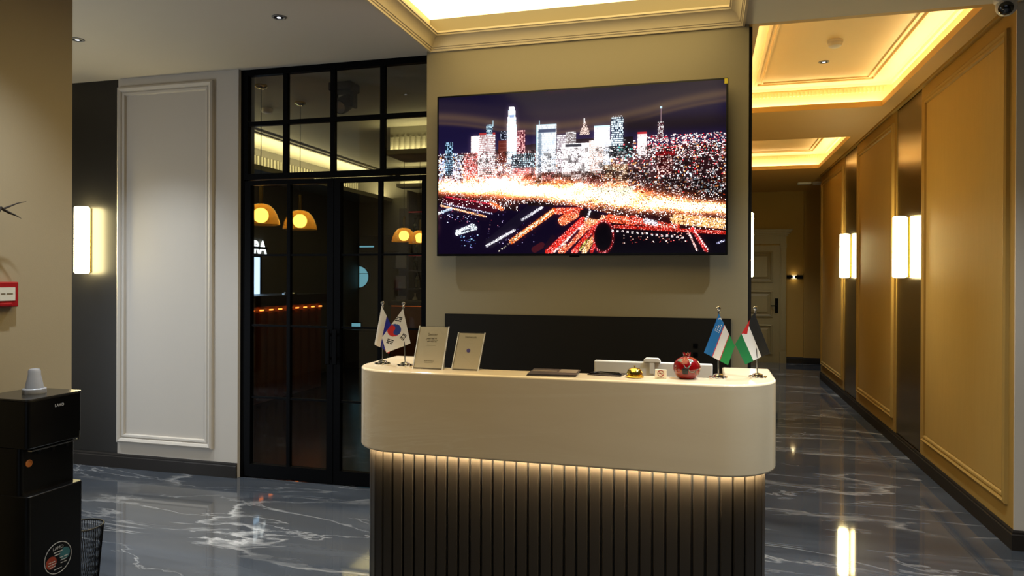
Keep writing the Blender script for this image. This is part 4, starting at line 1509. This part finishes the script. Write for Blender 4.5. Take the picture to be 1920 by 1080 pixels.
FRN = -PI / 2 + 0.02
curl('relief_curl', FRN + 0.42, 0.046, 0.015, PI * 0.6, PI * 1.75, 0.0018, 'ornament')
curl('relief_curl', FRN - 0.62, 0.040, 0.012, PI * 0.9, PI * 1.9, 0.0014, 'ornament_gold')
curl('relief_curl', FRN - 0.12, 0.067, 0.014, PI * 0.05, PI * 1.0, 0.0016, 'ornament_gold')
curl('relief_curl', FRN + 0.02, 0.060, 0.012, PI * 1.0, PI * 2.0, 0.0014, 'ornament')
curl('relief_curl', FRN + 0.9, 0.032, 0.010, PI * 0.4, PI * 1.5, 0.0014, 'ornament')


def fpatch(name, a0, a1, z0, z1, mat, n_=6):
    vs, fs = [], []
    for j in range(n_ + 1):
        for i in range(n_ + 1):
            vs.append(onfruit(a0 + (a1 - a0) * i / n_, z0 + (z1 - z0) * j / n_, 0.0009))
    for j in range(n_):
        for i in range(n_):
            k = j * (n_ + 1) + i
            fs.append((k, k + 1, k + n_ + 2, k + n_ + 1))
    MB().add(vs, fs).build(name, mat, po, smooth=True)


fpatch('relief_square', FRN - 0.32, FRN + 0.10, 0.022, 0.045, 'ornament_dark')
fpatch('relief_leaf', FRN - 0.95, FRN - 0.45, 0.070, 0.079, 'ornament')
fpatch('relief_leaf', FRN + 0.18, FRN + 0.62, 0.070, 0.081, 'ornament')

# ---- brochures
br = thing('brochure', 'large dark folded brochure lying on the desk edge', 'brochure', (-0.61, 2.915, DZ1), 0.07)
MB().box(-0.10, 0.10, -0.085, 0.09, 0.0, 0.0035).box(-0.098, 0.102, -0.08, 0.092, 0.0035, 0.0075).build('brochure_sheet', 'brochure', br)
MB().box(0.02, 0.095, -0.02, 0.085, 0.0076, 0.0082).build('brochure_picture', 'brochure_tan', br)
MB().box(-0.092, 0.01, 0.01, 0.03, 0.0076, 0.0081).build('brochure_picture', 'brochure_tan', br)
b2 = thing('leaflet', 'thin dark leaflet lying left of the bell', 'leaflet', (-0.395, 2.955, DZ1), -0.12)
MB().box(-0.07, 0.07, -0.05, 0.05, 0.0, 0.003).build('leaflet_sheet', 'brochure', b2)
vs = []
MB().tube([(-0.065, -0.03, 0.006), (-0.02, -0.05, 0.009), (0.03, -0.046, 0.009), (0.066, -0.03, 0.006), (0.05, 0.0, 0.008), (-0.03, 0.01, 0.008), (-0.065, -0.02, 0.006)], 0.003, 6).build('leaflet_cord', 'gloss_black', b2)


# ================================================================== SCONCES
def sconce(label, loc, rotz, group):
    t = thing('wall_sconce', label, 'lamp', loc, rotz, group)          # local: wall plane at y=0, lamp projects to -y
    rr = 0.054
    prof = [(0.02, -0.262), (0.045, -0.260), (rr, -0.250), (rr, 0.250), (0.045, 0.260), (0.02, 0.262)]
    MB().lathe(prof, (0, -rr - 0.016, 0), n=24).build('glowing_tube', 'e_tube', t, smooth=True)
    MB().box(-0.02, 0.02, -0.014, 0.0, -0.255, 0.255).build('back_plate', 'brass', t, bevel=0.003)
    for z in (-0.2, 0.0, 0.2):
        MB().lathe([(0.006, 0), (0.006, 0.018)], (0, 0, z), n=8, axis='y').build('bracket', 'brass', t)
    return t


GS = 'glowing tube sconces on the walls'
sconce('glowing tube sconce on the nearer metal strip of the corridor', (XR + 0.006, 6.76, 1.768), -PI / 2, GS)
sconce('glowing tube sconce on the farther metal strip of the corridor', (XR + 0.006, 9.29, 1.768), -PI / 2, GS)
sconce('glowing tube sconce half hidden at the corner of the desk wall', (XL, 6.1, 1.768), PI / 2, GS)
sconce('glowing tube sconce on the dark strip at the left', (-4.72, 4.604, 1.775), 0.0, GS)

# ================================================================== CEILING FITTINGS
def downlight(loc, label, group, r=0.042):
    t = thing('downlight', label, 'light', loc, group=group)
    MB().lathe([(r, 0.0), (r, -0.004), (r * 0.8, -0.006), (r * 0.68, -0.003), (r * 0.62, -0.0005)], n=24, cap=False).build('bezel', 'grey_plastic', t, smooth=True)
    MB().lathe([(r * 0.66, -0.002), (r * 0.5, -0.0015)], n=20).build('recess', 'black', t)
    MB().lathe([(r * 0.3, -0.0045), (r * 0.2, -0.0035)], n=16).build('lens', 'e_spot', t)
    return t


downlight((-2.446, 3.73, HC), 'recessed downlight in the grey ceiling near the glass partition', 'recessed downlights')
downlight((-3.949, 3.754, HC), 'recessed downlight in the grey ceiling above the dark strip', 'recessed downlights')
downlight((0.916, 6.33, ZT), 'recessed downlight in the nearer corridor tray', 'recessed downlights')
downlight((0.93, 9.7, ZT), 'recessed downlight in the farther corridor tray', 'recessed downlights')


def detector(loc, label, r=0.055):
    t = thing('smoke_detector', label, 'smoke detector', loc, group='corridor smoke detectors')
    MB().lathe([(r, 0), (r, -0.018), (r * 0.92, -0.024)], n=24).build('detector_base', 'white_plastic', t, smooth=True)
    MB().lathe([(r * 0.9, -0.024), (r * 0.82, -0.045), (r * 0.5, -0.055), (r * 0.15, -0.057)], n=24).build('detector_cap', 'white_plastic', t, smooth=True)
    return t


detector((0.913, 5.78, ZT), 'white smoke detector in the nearer corridor tray')
detector((0.93, 9.2, ZT), 'white smoke detector in the farther corridor tray')
wrt = thing('ceiling_router', 'white box and disc on the ceiling at the corridor end', 'router', (1.6, 12.3, HC))
MB().lathe([(0.07, 0), (0.07, -0.03), (0.05, -0.042)], (0.09, 0, 0), n=24).build('router_disc', 'white_plastic', wrt, smooth=True)
MB().box(-0.20, 0.0, -0.06, 0.06, -0.03, 0).build('router_box', 'white_plastic', wrt, bevel=0.006)

cv = thing('security_camera', 'white dome security camera at the top right corner', 'camera', (1.565, 4.47, HC))
MB().lathe([(0.058, 0), (0.058, -0.022), (0.05, -0.03)], n=28).build('camera_base', 'white_plastic', cv, smooth=True)
MB().lathe([(0.052 * math.sin(a), 0.052 * math.cos(a)) for a in [PI * i / 12 for i in range(1, 12)]], (0, 0, -0.048), n=28).build('camera_ball', 'white_plastic', cv, smooth=True)
ln = MB().lathe([(0.034, 0.0), (0.036, 0.022), (0.028, 0.031), (0.012, 0.036)], n=24).build('camera_lens', 'lens', cv, loc=(-0.012, -0.030, -0.062), smooth=True)
ln.rotation_euler = Vector((-0.25, -0.75, -0.45)).to_track_quat('Z', 'Y').to_euler()

# ================================================================== END DOOR
ed = thing('door_3', 'olive panelled door with cornice at the corridor end', 'door', (0.86, 13.5, 0), kind='structure')
LX0, LX1 = -0.41, 0.39
MB().box(LX0, LX1, -0.03, 0, 0.0, 2.08).build('door_leaf', 'door', ed)
for (z0_, z1_) in ((1.42, 1.98), (0.80, 1.28), (0.14, 0.68)):
    MB().add([], [])
    fmv = frame_sweep('y', -0.03, -1, LX0 + 0.10, LX1 - 0.12, z0_, z1_, [(0, 0), (0.004, 0.014), (0.03, 0.018), (0.045, 0.004), (0.06, 0.0), (0.10, 0.012)])
    fmv.build('door_moulding', 'door', ed)
    MB().box(LX0 + 0.2, LX1 - 0.22, -0.044, -0.03, z0_ + 0.1, z1_ - 0.1).build('door_panel', 'door', ed)
for s in (-1, 1):
    x0_ = LX1 if s > 0 else LX0 - 0.1
    MB().box(x0_, x0_ + 0.1, -0.05, 0, 0.2, 2.10).box(x0_ + 0.02, x0_ + 0.08, -0.06, -0.05, 0.24, 2.02).build('door_pilaster', 'door', ed)
    MB().box(x0_ - 0.006, x0_ + 0.106, -0.065, 0, 0, 0.2).build('pilaster_foot', 'door', ed)
    MB().box(x0_ - 0.006, x0_ + 0.106, -0.065, 0, 2.04, 2.10).build('pilaster_cap', 'door', ed)
MB().box(LX0 - 0.1, LX1 + 0.1, -0.05, 0, 2.10, 2.24).build('door_frieze', 'door', ed)
cn = MB()
for (z0_, z1_, e) in ((2.24, 2.27, 0.02), (2.27, 2.30, 0.045), (2.30, 2.335, 0.075), (2.335, 2.36, 0.095)):
    cn.box(LX0 - 0.1 - e, LX1 + 0.1 + e, -0.05 - e, 0, z0_, z1_)
cn.build('door_cornice', 'door', ed)
MB().box(LX1 - 0.085, LX1 - 0.03, -0.045, -0.03, 0.88, 1.14).box(LX1 - 0.16, LX1 - 0.04, -0.085, -0.07, 1.0, 1.02).box(LX1 - 0.065, LX1 - 0.045, -0.085, -0.045, 0.998, 1.022).build('door_handle', 'black', ed, bevel=0.002)

es = thing('end_sconce', 'small dark up and down wall lamp beside the end door', 'lamp', (1.49, 13.5, 1.52))
MB().box(-0.13, 0.13, -0.07, 0, -0.03, 0.03).build('sconce_bar', 'black', es, bevel=0.004)
MB().box(-0.05, 0.03, -0.06, -0.02, -0.031, 0.031).box(-0.03, 0.0, -0.072, -0.07, -0.02, 0.02).build('lamp_slot', 'e_bulb', es)

# ================================================================== WATER DISPENSER
wd = thing('water_dispenser', 'tall black water dispenser with a round sticker at the left', 'water dispenser', (-2.905, 2.525, 0))
bx0, bx1, by0, by1 = -0.14, 0.14, -0.14, 0.137
def rpoly(x0, x1, y0, y1, r, n=6):
    pts = []
    for cx, cy, a0 in ((x1 - r, y0 + r, -PI / 2), (x1 - r, y1 - r, 0), (x0 + r, y1 - r, PI / 2), (x0 + r, y0 + r, PI)):
        for i in range(n + 1):
            a = a0 + PI / 2 * i / n
            pts.append((cx + r * math.cos(a), cy + r * math.sin(a)))
    return pts


MB().prism(rpoly(bx0, bx1 + 0.004, by0 - 0.002, by1 + 0.003, 0.02), 0.02, 0.56).build('lower_cabinet', 'gloss_black', wd, smooth=True, bevel=0.004)
MB().prism(rpoly(bx0, bx1 - 0.04, by0, by1, 0.02), 0.56, 0.76).build('dispensing_bay', 'gloss_black', wd, smooth=True)
MB().prism(rpoly(bx0, bx1, by0, by1, 0.02), 0.76, 0.965).build('head_unit', 'gloss_black', wd, smooth=True, bevel=0.004)
MB().prism(rpoly(bx0 - 0.002, bx1 + 0.002, by0 - 0.002, by1 + 0.002, 0.02), 0.965, 0.972).build('top_plate', 'top_black', wd, smooth=True)
MB().box(bx1 - 0.02, bx1 + 0.002, by0 + 0.02, by1 - 0.02, 0.748, 0.7525).box(bx1 - 0.004, bx1 + 0.0015, by1 - 0.02, by1 - 0.016, 0.7525, 0.79).build('chrome_trim', 'steel', wd)
for k in range(3):
    MB().lathe([(0.009, 0), (0.007, -0.02)], (bx1 - 0.02, -0.07 + 0.07 * k, 0.748), n=12).build('tap', 'gloss_black', wd, smooth=True)
MB().lathe([(0.012, 0), (0.016, 0), (0.016, 0.004), (0.012, 0.005)], (bx1 - 0.04, -0.10, 0.692), n=20, axis='x', cap=False).build('tap_ring', 'orange', wd)
MB().lathe([(0.013, 0.0), (0.013, 0.003)], (bx1 - 0.04, -0.10, 0.692), n=20, axis='x').build('tap_button', 'orange', wd)
MB().box(bx0, bx0 + 0.04, by0 + 0.02, by0 + 0.06, 0, 0.02).box(bx1 - 0.05, bx1 - 0.01, by0 + 0.02, by0 + 0.06, 0, 0.02).box(bx0, bx0 + 0.04, by1 - 0.06, by1 - 0.02, 0, 0.02).box(bx1 - 0.05, bx1 - 0.01, by1 - 0.06, by1 - 0.02, 0, 0.02).build('foot', 'black', wd)
M['logo'] = pm('grey_logo', rgb(150, 150, 150), 0.4, 0.2)
lg = text_mesh('logo_letters', 'LAMO', 0.017, 'logo', wd, 0.0006)
lg.rotation_euler = (PI / 2, 0, PI / 2)
lg.location = (bx1 + 0.0006, 0.015, 0.925)
st = MB().lathe([(0.066, 0), (0.069, 0), (0.069, 0.0012), (0.066, 0.0012), (0.066, 0)], (bx1 + 0.004, 0.006, 0.252), n=40, axis='x', cap=False).build('sticker_ring', 'logo', wd)
disc = MB().lathe([(0.0, 0.0004), (0.066, 0.0004)], (bx1 + 0.004, 0.006, 0.252), n=40, axis='x', cap=False).build('round_sticker', 'gloss_black', wd)
for s, sz, dy, dz_ in (('LAMO', 0.02, 0.0, 0.043), (0.044, 0.008, 0.0, 0.026), (0.036, 0.008, 0.0, 0.014), (0.042, 0.007, 0.03, -0.004), (0.036, 0.007, 0.03, -0.016), (0.030, 0.007, 0.028, -0.028),
                       (0.036, 0.007, -0.03, -0.010), (0.040, 0.007, -0.03, -0.021), (0.030, 0.007, -0.028, -0.032), (0.040, 0.006, 0.0, -0.048)):
    o = tiny_print('sticker_text', s, sz, 'logo', disc, int(dz_ * 1e4)) if isinstance(s, float) else text_mesh('sticker_text', s, sz, 'logo', disc)
    o.rotation_euler = (PI / 2, 0, PI / 2)
    o.location = (bx1 + 0.0051, 0.006 + dy, 0.252 + dz_)
for (dy, dz_, mt) in ((0.034, 0.008, 'teal_print'), (-0.034, -0.012, 'rust_print')):
    MB().lathe([(0.0, 0.0007), (0.027, 0.0007)], (bx1 + 0.004, 0.006 + dy, 0.252 + dz_), n=24, axis='x', cap=False).build('sticker_patch', mt, disc)

bo = thing('feeding_cup', 'small translucent plastic cap standing on the water dispenser', 'cup', (-2.90, 2.535, 0.972))
MB().lathe([(0.046, 0), (0.047, 0.003), (0.047, 0.02), (0.044, 0.023)], n=28).build('collar', 'frost', bo, smooth=True)
MB().lathe([(0.036, 0.023), (0.034, 0.04), (0.028, 0.07), (0.025, 0.082), (0.0245, 0.1), (0.02, 0.108), (0.008, 0.111)], n=28).build('dome', 'frost', bo, smooth=True)

# ---- wire waste bin
bn = thing('waste_bin', 'black wire mesh waste bin behind the water dispenser', 'bin', (-2.885, 2.775, 0))
rt, rb_, hh = 0.093, 0.07, 0.30
MB().lathe([(rb_, 0.0), (rb_, 0.01)], n=28).build('bin_base', 'mesh_black', bn)
rim = MB()
rim.tube([(rt * math.cos(2 * PI * i / 28), rt * math.sin(2 * PI * i / 28), hh) for i in range(29)], 0.004, 6)
rim.build('bin_rim', 'mesh_black', bn, smooth=True)
mw = MB()
for i in range(56):
    a = 2 * PI * i / 56
    for sgn in (1, -1):
        b_ = a + sgn * 0.35
        mw.tube([(rb_ * math.cos(a), rb_ * math.sin(a), 0.01), (rt * math.cos(b_), rt * math.sin(b_), hh)], 0.0011, 3)
tag(mw.build('bin_mesh', 'mesh_black', bn), kind='stuff')

# ---- fire call point
cp = thing('fire_call_point', 'red fire alarm call point with a white label on the beige side wall', 'alarm', (-3.07, 2.518, 1.412), PI / 2)
MB().box(-0.055, 0.055, -0.035, 0, -0.057, 0.057).build('alarm_case', 'red_plastic', cp, bevel=0.005)
MB().box(-0.04, 0.036, -0.038, -0.035, -0.028, 0.032).build('alarm_label', 'label_white', cp)
MB().box(-0.042, 0.02, -0.042, -0.035, -0.052, -0.038).build('alarm_flap', 'red_plastic', cp, bevel=0.003)
ft = tiny_print('alarm_text', 0.066, 0.011, 'ink', cp, 3)
ft.rotation_euler = (PI / 2, 0, 0)
ft.location = (0, -0.0385, 0.003)

# ---- dry branch arrangement standing just outside the frame
vb = thing('dry_branch', 'dark dry branch reaching into view at the left edge', 'branch', (-2.90, 2.10, 0))
MB().lathe([(0.07, 0), (0.10, 0.02), (0.115, 0.25), (0.085, 0.55), (0.05, 0.68), (0.055, 0.72)], n=24).build('floor_vase', 'ceramic', vb, smooth=True)
tw = MB()
tw.tube([(0, 0, 0.5), (0.0, 0.04, 1.1), (-0.03, 0.14, 1.5), (-0.06, 0.325, 1.792)], [0.009, 0.008, 0.006, 0.005], 7)
tw.tube([(-0.06, 0.325, 1.792), (-0.07, 0.34, 1.787), (-0.07, 0.37, 1.801), (-0.06, 0.40, 1.818), (-0.04, 0.428, 1.829)], [0.006, 0.005, 0.004, 0.0028, 0.001], 6)
tw.tube([(-0.06, 0.325, 1.792), (-0.07, 0.345, 1.785), (-0.07, 0.373, 1.774), (-0.06, 0.395, 1.764), (-0.05, 0.412, 1.752)], [0.006, 0.006, 0.0055, 0.003, 0.001], 6)
tw.tube([(-0.05, 0.29, 1.74), (-0.06, 0.30, 1.88), (-0.06, 0.29, 1.98)], [0.005, 0.004, 0.001], 6)
tw.build('twig', 'twig', vb, smooth=True)
